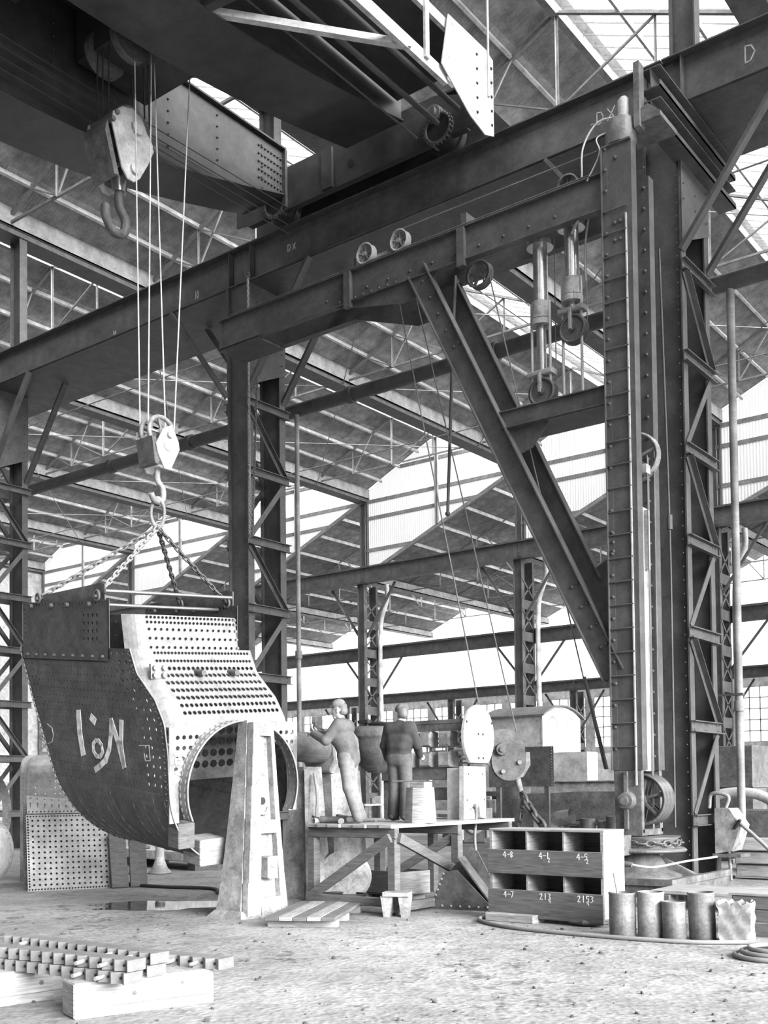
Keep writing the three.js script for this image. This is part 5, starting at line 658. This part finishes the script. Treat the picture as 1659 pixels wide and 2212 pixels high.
// puddle
{ const s = new THREE.Shape(), P = []; for (let i = 0; i < 40; i++) { const a = i / 40 * 2 * Math.PI, r = 1 + 0.16 * Math.sin(3 * a + 1) + 0.1 * Math.sin(7 * a) + 0.06 * Math.sin(13 * a + 2); P.push(new THREE.Vector2(1.25 * r * Math.cos(a), 0.62 * r * Math.sin(a))); } s.setFromPoints(P); const g = new THREE.ShapeGeometry(s).rotateX(-Math.PI / 2); const p = tag(mesh('water_puddle', [g], M.water), 'shallow oily puddle on the floor below the slung firebox', 'puddle'); p.position.set(-12.35, 0.004, -10.9); p.rotation.y = rad(40); stuff(p); }
// ---------------------------------------------------------------- foreground: ring bars on baulks
for (const [x, z, l, w, a, lab] of [[-6.72, -5.6, 1.15, 0.27, -18, 'short baulk under the free ends of the scalloped bars'], [-7.75, -5.45, 1.3, 0.3, -10, 'baulk further along under the scalloped bars']]) { const b = thing('timber_baulk', lab, 'timber', [x, 0, z], rad(a)); mesh('baulk', [cham(w, 0.27, l, 0.012, 0, 0.135, 0)], M.woodPale, b); mesh('split', [bb(w / 2 - 0.004, w / 2 + 0.001, 0.07, 0.076, -l * 0.45, l * 0.35)], M.woodDark, b); mesh('knot', [cyl(V(w / 2 - 0.002, 0.15, 0.1), V(w / 2 + 0.002, 0.15, 0.1), 0.02, 0.02, 10), cyl(V(w / 2 - 0.002, 0.19, -0.3), V(w / 2 + 0.002, 0.19, -0.3), 0.016, 0.016, 10)], M.woodDark, b); }
function scallopBar(label, x, y, z, L, turn, n) {
  const b = thing('scalloped_bar', label, 'steel bar', [x, y, z], rad(turn)), pts = [[0, 0.09]]; pts.push([L, 0.09]); pts.push([L, -0.1]); const N = n; for (let i = N; i >= 0; i--) { const u = i / N * L; for (let k = 0; k < (i ? 4 : 1); k++) pts.push([u - k / 4 * L / N, -0.1 - 0.022 * Math.cos(k / 4 * 2 * Math.PI) + 0.022]); } const seen = []; for (const q of pts) if (!seen.length || Math.hypot(q[0] - seen[seen.length - 1][0], q[1] - seen[seen.length - 1][1]) > 1e-4) seen.push(q);
  mesh('bar', [prism(poly(seen), 0.085).rotateX(-Math.PI / 2).translate(-L / 2, 0, 0)], M.barSteel, b);
  const st = []; for (let i = 0; i < n; i++) { const u = -L / 2 + (i + 0.5) / n * L; st.push(cyl(V(u, 0.043, 0.06), V(u, 0.043, 0.07), 0.011, 0.011, 8)); } stuff(mesh('stud_holes', st, M.black, b));
  for (const u of [L / 2 - 0.25, L / 2 - 0.5, -L / 2 + 0.3]) mesh('bolt', [cyl(V(u, 0.043, 0.07), V(u + 0.02, 0.04, 0.17), 0.02, 0.016, 8)], M.cast, b);
  return b;
}
[[-7.5, 0.27, -5.2, 2.2, 4, 16, 'scalloped ring bar, lower one of the outermost pair'], [-7.48, 0.36, -5.22, 2.15, 5, 16, 'scalloped ring bar with bolts, on top of the outermost pair'], [-7.52, 0.27, -5.62, 2.0, -1, 15, 'scalloped ring bar, lower one of the middle pair'], [-7.5, 0.36, -5.64, 1.95, 0, 15, 'scalloped ring bar on top of the middle pair'], [-7.45, 0.27, -6.02, 2.3, 6, 17, 'single scalloped ring bar with round end holes, past the middle pair']].forEach(([x, y, z, L, a, n, l]) => scallopBar(l, x, y, z, L, a, n));
{ const t = new THREE.InstancedMesh(share([new THREE.IcosahedronGeometry(0.02, 0)]), M.clod, 900), m = new THREE.Matrix4(), q = new THREE.Quaternion(); for (let i = 0; i < 900; i++) { const d = 6 + rnd() * 9, s = (rnd() - 0.5) * 0.75 * d; const X = -0.607 * d + 0.795 * s, Z = -0.795 * d - 0.607 * s; const k = 0.2 + Math.pow(rnd(), 5) * 1.3; q.setFromEuler(new THREE.Euler(rnd() * 3, rnd() * 3, rnd() * 3)); m.compose(V(X, 0.004 * k, Z), q, V(k, k * 0.6, k)); t.setMatrixAt(i, m); } t.name = 'floor_grit'; t.castShadow = t.receiveShadow = true; t.userData = { label: 'grit and small clods scattered over the earth floor', category: 'grit', kind: 'stuff' }; scene.add(t); }
// ---------------------------------------------------------------- the shop behind: locomotive, plates and stores
{
  const l = thing('locomotive_cab', 'pale locomotive cab front with two oval windows and a curved roof', 'locomotive', [-16.0, 0, -30.2]);
  const s = new THREE.Shape(); s.moveTo(-1.25, 1.7); s.lineTo(-1.25, 3.9); s.quadraticCurveTo(0, 4.6, 1.25, 3.9); s.lineTo(1.25, 1.7); s.closePath(); const toX = new THREE.Matrix4().makeBasis(V(0, 0, 1), V(0, 1, 0), V(-1, 0, 0));
  mesh('spectacle_plate', [prism(s, 0.05).applyMatrix4(toX)], M.white, l); for (const x of [-0.6, 0.6]) mesh('window_ring', [new THREE.TorusGeometry(0.36, 0.035, 6, 28).scale(1, 1.5, 1).translate(x, 3.35, 0.03).applyMatrix4(toX)], M.gutter, l);
  mesh('cab_roof', [(() => { const p = []; for (let i = 0; i <= 12; i++) { const u = lin(-1.35, 1.35, i / 12); p.push([u, 4.28 - 0.3 * u * u / 1.6]); } for (let i = 12; i >= 0; i--) { const u = lin(-1.35, 1.35, i / 12); p.push([u, 4.23 - 0.3 * u * u / 1.6]); } return prism(poly(p), 2.2).applyMatrix4(toX).translate(0.1, 0, 0); })()], M.castDark, l);
  for (const z of [-0.95, 0.95]) mesh('side_tank', [bb(0.05, 1.5, 1.6, 2.75, z - 0.35, z + 0.35)], M.white, l); mesh('footplate', [bb(-2, 2.2, 1.45, 1.6, -1.4, 1.4)], M.castDark, l); mesh('boiler_casing', [cyl(V(0, 2.4, 0), V(0.5, 2.4, 0), 0.5, 0.5, 28), cyl(V(0.3, 1.65, 0.1), V(0.3, 2.05, 0.1), 0.2, 0.2)], M.white, l); for (const z of [1.21, -1.21]) mesh('cab_side', [bb(-2.1, -0.05, 1.7, 3.9, z - 0.03, z + 0.03)], M.white, l);
  mesh('frame_plate', [bb(-2, 2.2, 0.7, 1.45, 0.9, 1.0)], M.castDark, l); for (const x of [-1, 1]) mesh('wheel', spokedWheel(0.62, 0.14, 10, 0.05).map((g) => g.translate(x, 0.62, 0.85)), M.castDark, l);
  const r = thing('fence_rack', 'dark slatted rack beside the locomotive cab', 'rack', [-17.2, 0, -27.8], rad(0)); for (let i = 0; i < 7; i++) mesh('slat', [bb(-2.2, 0.6, 2.45 + i * 0.13, 2.51 + i * 0.13, 0, 0.04)], M.castDark, r); for (const x of [-2.2, -0.8, 0.55]) mesh('post', [bb(x, x + 0.08, 0, 3.35, -0.05, 0)], M.castDark, r);
  const k = thing('storage_tank', 'dark upright tank standing under the slatted rack', 'tank', [-15.6, 0, -27.2]); mesh('shell', [cyl(V(0, 0, 0), V(0, 2.5, 0), 0.7, 0.7, 32)], M.castDark, k); mesh('rim', [ring(0.7, 0.04, 0, 0, 0).rotateX(Math.PI / 2).translate(0, 2.5, 0)], M.cast, k);
  const p = thing('dark_plate', 'large dark rectangular plate standing behind the snatch block', 'plate', [-11.35, 0, -19.6], rad(6)); mesh('sheet', [bb(-0.75, 0.72, 1.72, 2.55, -0.02, 0)], M.castDark, p); mesh('prop', [bb(-0.6, -0.5, 0, 1.75, -0.1, -0.02)], M.castDark, p); mesh('prop', [bb(0.5, 0.6, 0, 1.75, -0.1, -0.02)], M.castDark, p); const rv = []; for (let i = 0; i < 14; i++) rv.push(dome(0.014, V(0.68, 1.76 + i * 0.058, 0), V(0, 0, 1), 6)); stuff(mesh('rivet_rows', rv, M.cast, p));
  const fr = thing('frame_girder', 'dark locomotive frame plates stacked behind the bin rack', 'frame', [-11.0, 0, -21.8], rad(4)); mesh('plate', [prism(poly([[-1.6, 0.9], [-1.6, 1.25], [-0.6, 1.3], [-0.3, 1.6], [1.6, 1.6], [1.6, 0.7], [0.6, 0.7], [0.3, 1.0]]), 0.06)], M.castDark, fr); mesh('plate', [prism(poly([[-1.8, 1.0], [-1.8, 1.55], [-0.2, 1.6], [0.6, 1.3], [1.4, 1.1], [1.4, 0.8]]), 0.06).translate(0, 0, -0.7)], M.castDark, fr); for (const x of [-1.3, 1.2]) mesh('trestle', [bb(x - 0.1, x + 0.1, 0, 0.95, -0.8, 0.15)], M.woodDark, fr); mesh('joist', [member(secI(0.3, 0.2), V(-1.9, 1.7, -1.2), V(0.6, 1.7, -1.2))], M.cast, fr);
  const ax = thing('axle_box', 'cast axle box with pale face standing on the far trestles', 'casting', [-11.9, 0, -18.6], rad(30)); mesh('body', [cham(0.5, 0.75, 0.4, 0.04, 0, 0.95, 0)], M.castDark, ax); mesh('face', [cham(0.12, 0.6, 0.05, 0.01, 0.32, 1.0, 0.2), cham(0.1, 0.6, 0.1, 0.02, -0.25, 0.95, 0.24)], M.white, ax); mesh('bore', [ring(0.15, 0.04, 0.02, 0.95, 0.21)], M.cast, ax); mesh('stand', [bb(-0.3, 0.3, 0, 0.58, -0.2, 0.2)], M.woodDark, ax);
  const tubes = [[-10.15, -20.2, 0.16, 1.05], [-9.85, -20.35, 0.14, 1.0], [-9.55, -20.2, 0.17, 1.1], [-9.25, -20.4, 0.13, 0.95], [-10.5, -20.4, 0.15, 0.9]]; tubes.forEach(([x, z, r, h], i) => { const t = thing('pipe_stub', 'short upright pipe stub standing behind the bin rack', 'pipe', [x, 0, z], 0, 'upright pipe stubs'); mesh('tube', [lathe([[r - 0.02, 0], [r, 0], [r, h], [r - 0.02, h], [r - 0.02, 0]], 0, 0, 0, 24)], i % 2 ? M.cast : M.castDark, t); });
  const el = thing('pipe_elbow', 'large curved pipe elbow among the pipe stubs', 'pipe', [-10.9, 0, -20.0]); mesh('elbow', [tube([V(0, 0, 0), V(0, 0.7, 0), V(0.1, 1.0, 0), V(0.5, 1.1, 0)], 0.16, 30, 18)], M.cast, el);
  // right-hand background
  const tk = thing('dark_tank', 'tall dark square tank beyond the column by the jib crane', 'tank', [-8.9, 0, -26]); mesh('body', [cham(0.9, 1.0, 1.2, 0.02, 0, 2.15, 0)], M.castDark, tk); mesh('stand', [bb(-0.4, 0.4, 0, 1.66, -0.5, 0.5)], M.castDark, tk);
  const tr = thing('flat_trolley', 'dark flat trolley loaded with scrap beyond the jib crane column', 'trolley', [-8.2, 0, -24.2]); mesh('bed', [bb(-1.6, 1.6, 0.95, 1.15, -0.8, 0.8)], M.castDark, tr); mesh('sole_bar', [bb(-1.6, 1.6, 0.45, 0.95, 0.7, 0.8)], M.castDark, tr); for (const x of [-1, 1]) mesh('wheel', spokedWheel(0.4, 0.12, 8, 0.04).map((g) => g.translate(x, 0.4, 0.6)), M.castDark, tr); mesh('load', [tube([V(-1.2, 1.2, 0), V(-0.6, 1.5, 0), V(0.2, 1.5, 0), V(0.8, 1.2, 0)], 0.12, 30, 10)], M.white, tr);
  for (let i = 0; i < 14; i++) { const x = -6.0 - (i % 5) * 0.45, z = -20.6 - Math.floor(i / 5) * 0.8 - (i % 2) * 0.3, o = thing('scrap_bar', 'loose bar or offcut in the scrap heap beyond the jib crane column', 'bar', [x, 0, z], rad(i * 37), 'scrap heap bars'); const y = 0.06 + (i % 4) * 0.13; mesh('bar', [i % 3 ? cham(1.3, 0.08, 0.1, 0.01, 0, y, 0) : cyl(V(-0.7, y, 0), V(0.7, y + 0.05, 0), 0.06, 0.06, 10)], i % 2 ? M.castDark : M.cast, o); o.rotation.z = rad(((i * 7) % 5 - 2) * 2); }
  for (let i = 0; i < 3; i++) { const b = thing('stacked_timber', 'squared timber stacked beyond the plank walk', 'timber', [-5.7, 0.16 + i * 0.24, -19.6 + i * 0.05], rad(2 * i), 'timber stack'); mesh('baulk', [cham(2.2, 0.22, 0.4, 0.015)], i % 2 ? M.wood : M.woodPale, b); }
  // benches, castings and cylinders across the back of the shop
  const kinds = [['machine_tool', 'lathe-like machine tool in the distant shop'], ['casting_pile', 'heap of castings in the distant shop'], ['work_bench', 'laden work bench in the distant shop']];
  for (let i = 0; i < 16; i++) { const x = -13 - ((i * 4.3) % 30), z = -26 - ((i * 7.7) % 20), t = thing(kinds[i % 3][0], kinds[i % 3][1], 'machine', [x, 0, z], rad((i * 53) % 90), 'distant ' + kinds[i % 3][0].replace('_', ' ') + 's');
    if (i % 3 === 0) { mesh('bed', [cham(2.4, 0.3, 0.5, 0.03, 0, 0.85, 0)], M.castDark, t); mesh('headstock', [cham(0.5, 0.7, 0.5, 0.04, -0.9, 1.3, 0)], M.cast, t); mesh('chuck', [cyl(V(-0.65, 1.3, 0), V(-0.45, 1.3, 0), 0.28)], M.bright, t); for (const a of [-0.9, 0.9]) mesh('leg', [bb(a - 0.2, a + 0.2, 0, 0.72, -0.25, 0.25)], M.castDark, t); }
    else if (i % 3 === 1) { mesh('cylinder_casting', [cyl(V(-0.5, 0.45, 0), V(0.6, 0.45, 0), 0.42, 0.42, 24)], M.castDark, t); mesh('flange', [cyl(V(0.6, 0.45, 0), V(0.68, 0.45, 0), 0.5, 0.5, 24)], M.cast, t); mesh('upright_casting', [cham(0.5, 1.3, 0.4, 0.05, -0.9, 0.65, 0.2)], M.cast, t); }
    else { mesh('bench_top', [cham(2.6, 0.1, 0.8, 0.01, 0, 0.9, 0)], M.wood, t); for (const a of [-1.1, 1.1]) mesh('leg', [bb(a - 0.08, a + 0.08, 0, 0.85, -0.3, 0.3)], M.woodDark, t); mesh('vice', [cham(0.25, 0.3, 0.2, 0.03, -0.6, 1.1, 0.3)], M.castDark, t); mesh('stores_box', [cham(0.8, 0.4, 0.5, 0.02, 0.5, 1.15, 0)], M.white, t); } }
}
// ---------------------------------------------------------------- the two workers
function sdfGeo(caps, k, cell) {                 // caps: [ax,ay,az, bx,by,bz, ra, rb]; tapered capsules joined by a smooth minimum
  const lo = [1e9, 1e9, 1e9], hi = [-1e9, -1e9, -1e9];
  for (const c of caps) for (let i = 0; i < 3; i++) { const r = Math.max(c[6], c[7]) + 0.03; lo[i] = Math.min(lo[i], c[i] - r, c[i + 3] - r); hi[i] = Math.max(hi[i], c[i] + r, c[i + 3] + r); }
  const ext = Math.max(hi[0] - lo[0], hi[1] - lo[1], hi[2] - lo[2]) / 2 + cell * 3, mid = [0, 1, 2].map((i) => (lo[i] + hi[i]) / 2), n = Math.ceil(2 * ext / cell);
  const mc = new MarchingCubes(n, new THREE.MeshStandardMaterial(), false, false, 90000), f = new Float32Array(n * n * n).fill(0.3), half = n / 2;
  const at = (i, a) => (i - half) / half * ext + mid[a], ix = (v, a) => (v - mid[a]) / ext * half + half;
  for (const c of caps) {
    const m = Math.max(c[6], c[7]) + k + 2 * cell, r0 = [0, 1, 2].map((a) => Math.max(0, Math.floor(ix(Math.min(c[a], c[a + 3]) - m, a)))), r1 = [0, 1, 2].map((a) => Math.min(n - 1, Math.ceil(ix(Math.max(c[a], c[a + 3]) + m, a))));
    const dx = c[3] - c[0], dy = c[4] - c[1], dz = c[5] - c[2], L = dx * dx + dy * dy + dz * dz || 1e-9;
    for (let z = r0[2]; z <= r1[2]; z++) for (let y = r0[1]; y <= r1[1]; y++) for (let x = r0[0]; x <= r1[0]; x++) {
      const px = at(x, 0) - c[0], py = at(y, 1) - c[1], pz = at(z, 2) - c[2], t = Math.max(0, Math.min(1, (px * dx + py * dy + pz * dz) / L));
      const d = Math.hypot(px - dx * t, py - dy * t, pz - dz * t) - lin(c[6], c[7], t), i = x + y * n + z * n * n, o = f[i], h = Math.max(0, Math.min(1, 0.5 + 0.5 * (o - d) / k));
      f[i] = lin(o, d, h) - k * h * (1 - h);
    }
  }
  for (let i = 0; i < f.length; i++) mc.field[i] = -f[i];
  mc.isolation = 0; mc.update();
  const cnt = mc.count ?? mc.geometry.drawRange.count, g = new THREE.BufferGeometry(), p = new Float32Array(cnt * 3);
  for (let i = 0; i < cnt; i++) for (let a = 0; a < 3; a++) p[i * 3 + a] = mc.positionArray[i * 3 + a] * ext + mid[a];
  g.setAttribute('position', new THREE.BufferAttribute(p, 3)); const w = mergeVertices(g, 1e-5); w.computeVertexNormals(); return w;
}
function handCaps(w, dir, side, curl) {          // wrist point, direction of the hand, outward side (towards the thumb)
  const d = dir.clone().normalize(), s = side.clone().addScaledVector(d, -side.dot(d)).normalize(), n = d.clone().cross(s), o = [], P = (a, b, c) => w.clone().addScaledVector(d, a).addScaledVector(s, b).addScaledVector(n, c), cap = (a, b, ra, rb) => o.push([...a.toArray(), ...b.toArray(), ra, rb]);
  cap(P(0, 0, 0), P(0.03, 0, 0), 0.026, 0.027); for (let i = 0; i < 4; i++) cap(P(0.02, (i - 1.5) * 0.012, 0), P(0.085, (i - 1.5) * 0.021, 0), 0.017, 0.013);
  for (let i = 0; i < 4; i++) { const l = [0.034, 0.042, 0.045, 0.038][i], b = (i - 1.5) * 0.022; const a0 = P(0.085, b, 0), a1 = P(0.085 + l * Math.cos(curl), b, l * Math.sin(curl)), a2 = P(0.085 + l * Math.cos(curl) + l * 0.7 * Math.cos(curl * 2.2), b, l * Math.sin(curl) + l * 0.7 * Math.sin(curl * 2.2)), a3 = a2.clone().add(P(l * 0.5 * Math.cos(curl * 3), 0, l * 0.5 * Math.sin(curl * 3)).sub(w)); cap(a0, a1, 0.0105, 0.0098); cap(a1, a2, 0.0098, 0.009); cap(a2, a3, 0.009, 0.008); }
  const t0 = P(0.025, 0.024, 0.005), t1 = P(0.055, 0.05, 0.02), t2 = P(0.085, 0.055, 0.035); cap(t0, t1, 0.015, 0.012); cap(t1, t2, 0.012, 0.009);
  return o;
}
function person(label, pos, turn, q, cloth) {
  const g = thing('person', label, 'person', pos, turn), c = (a, b, ra, rb = ra) => [...a, ...b, ra, rb], mx = ([x, y, z]) => [-x, y, z];
  const { pelvis, chest, neck, head, shR, elR, wrR, shL, elL, wrL, kneeR, ankR, kneeL, ankL } = q, hipR = [pelvis[0] + 0.09, pelvis[1] - 0.02, pelvis[2]], hipL = [pelvis[0] - 0.09, pelvis[1] - 0.02, pelvis[2]], add = (a, x, y, z) => [a[0] + x, a[1] + y, a[2] + z];
  const torso = (o) => [c(add(chest, -0.13, 0.06, 0), add(chest, 0.13, 0.06, 0), 0.09 + o), c(add(chest, -0.08, -0.1, 0.01), add(chest, 0.08, -0.1, 0.01), 0.115 + o), c([pelvis[0] - 0.06, lin(pelvis[1], chest[1], 0.4), lin(pelvis[2], chest[2], 0.4)], [pelvis[0] + 0.06, lin(pelvis[1], chest[1], 0.4), lin(pelvis[2], chest[2], 0.4)], 0.105 + o)];
  const hips = (o) => [c(add(pelvis, -0.07, 0, 0), add(pelvis, 0.07, 0, 0), 0.115 + o), c(add(pelvis, -0.06, -0.04, -0.03), add(pelvis, 0.06, -0.04, -0.03), 0.1 + o)];
  const arms = (o) => [c(shR, elR, 0.06 + o, 0.045 + o), c(elR, wrR, 0.045 + o, 0.032 + o), c(shL, elL, 0.06 + o, 0.045 + o), c(elL, wrL, 0.045 + o, 0.032 + o)];
  const legs = (o, f = 1) => [c(hipR, kneeR, 0.088 + o, 0.06 + o * 1.3), c(kneeR, ankR, 0.06 + o * 1.3, 0.04 + o * 2 * f), c(hipL, kneeL, 0.088 + o, 0.06 + o * 1.3), c(kneeL, ankL, 0.06 + o * 1.3, 0.04 + o * 2 * f)];
  const feet = (o) => [ankR, ankL].flatMap((a) => [c(add(a, 0, -0.02, -0.04), add(a, 0.015 * Math.sign(a[0]), -0.045, 0.15), 0.042 + o, 0.034 + o), c(a, add(a, 0, -0.03, 0), 0.044 + o)]);
  const f = new THREE.Vector3(...q.face).normalize(), s = f.clone().cross(UP).normalize().multiplyScalar(-1), H = (a, u, b) => V(...head).addScaledVector(s, a).add(V(0, u, 0)).addScaledVector(f, b).toArray();
  const headC = [c(H(0, 0.03, -0.015), H(0, 0.05, 0.01), 0.09, 0.088), c(H(0, -0.05, 0.03), H(0, -0.085, 0.055), 0.062, 0.04), c(H(0, -0.02, 0.02), H(0, -0.02, 0.04), 0.07, 0.062), c(H(0, 0.025, 0.092), H(0, -0.02, 0.115), 0.011, 0.016), c(H(-0.03, 0.035, 0.082), H(0.03, 0.035, 0.082), 0.014), c(H(-0.018, -0.055, 0.088), H(0.018, -0.055, 0.088), 0.011), ...[-1, 1].flatMap((k) => [c(H(k * 0.086, 0.02, 0.0), H(k * 0.084, -0.025, 0.006), 0.017, 0.012)]), c(H(0, -0.06, -0.01), neck, 0.056, 0.06)];
  const body = [sdfGeo([...torso(0), ...hips(0), ...arms(0), ...legs(0), ...feet(0), c(neck, add(chest, 0, 0.1, -0.01), 0.058, 0.08)], 0.035, 0.014), sdfGeo(headC, 0.018, 0.006), ...[[wrR, elR, 1], [wrL, elL, -1]].map(([w, e, k]) => sdfGeo(handCaps(V(...w), V(...w).sub(V(...e)), V(-k, 0.4, 0.3), q.curl), 0.006, 0.004))];
  mesh('body', body, M.skin, g);
  mesh('jacket', [sdfGeo([...torso(0.034), ...hips(0.02).slice(0, q.coat ? 2 : 1), ...arms(0.024), ...(q.coat ? [c(add(pelvis, -0.09, -0.12, 0), add(pelvis, 0.09, -0.12, 0), 0.11)] : []), c(add(neck, 0, -0.02, -0.01), add(chest, 0, 0.1, -0.01), 0.066, 0.09)], 0.03, 0.012)], cloth.top, g);
  mesh('trousers', [sdfGeo([...hips(0.016), ...legs(0.026), c(hipR, hipL, 0.09)], 0.03, 0.012)], cloth.low, g);
  mesh('boots', [sdfGeo(feet(0.012), 0.02, 0.008)], M.boot, g);
  mesh('hair', [sdfGeo([c(H(0, 0.04, -0.03), H(0, 0.0, -0.045), 0.092, 0.08)], 0.02, 0.008)], M.castDark, g);
  mesh('cap', [sdfGeo([c(H(-0.02, 0.095, -0.01), H(0.02, 0.095, -0.01), 0.078, 0.078), c(H(-0.03, 0.085, 0.03), H(0.03, 0.085, 0.03), 0.07), c(H(-0.035, 0.062, 0.11), H(0.035, 0.062, 0.11), 0.018)], 0.02, 0.008)], cloth.cap, g);
  void mx; return g;
}
const faceTurn = (x, z) => Math.atan2(x, z);
person('worker in a pale loose jacket and cap reaching towards the riveting machine', [-9.66, 1.23, -11.86], faceTurn(-0.86, 0.3), { pelvis: [0, 0.95, 0.03], chest: [0, 1.3, 0.1], neck: [0, 1.47, 0.13], head: [0, 1.6, 0.16], shR: [0.18, 1.4, 0.1], elR: [0.23, 1.17, 0.28], wrR: [0.12, 1.27, 0.5], shL: [-0.18, 1.4, 0.1], elL: [-0.24, 1.2, 0.3], wrL: [-0.1, 1.3, 0.52], kneeR: [0.09, 0.5, -0.02], ankR: [0.1, 0.09, -0.16], kneeL: [-0.09, 0.5, 0.02], ankL: [-0.11, 0.09, -0.1], face: [0.1, -0.05, 1], curl: 0.6, coat: true }, { top: M.cloth1, low: M.cloth1b, cap: mat(140, { roughness: 0.95 }) });
person('worker in dark shirt and flat cap seen from behind, at the valve bank', [-9.56, 1.23, -12.9], faceTurn(-0.1, -1), { pelvis: [0, 0.95, 0], chest: [0, 1.3, 0.03], neck: [0, 1.47, 0.06], head: [0, 1.59, 0.1], shR: [0.19, 1.4, 0.03], elR: [0.29, 1.13, 0.06], wrR: [0.34, 0.94, 0.22], shL: [-0.19, 1.4, 0.03], elL: [-0.26, 1.12, 0.1], wrL: [-0.18, 0.98, 0.3], kneeR: [0.1, 0.5, 0.04], ankR: [0.11, 0.09, 0], kneeL: [-0.1, 0.5, 0.03], ankL: [-0.11, 0.09, -0.02], face: [0.75, -0.15, 0.65], curl: 0.7, coat: false }, { top: M.cloth2, low: M.cloth2b, cap: M.cap });
renderer.render(scene, camera);
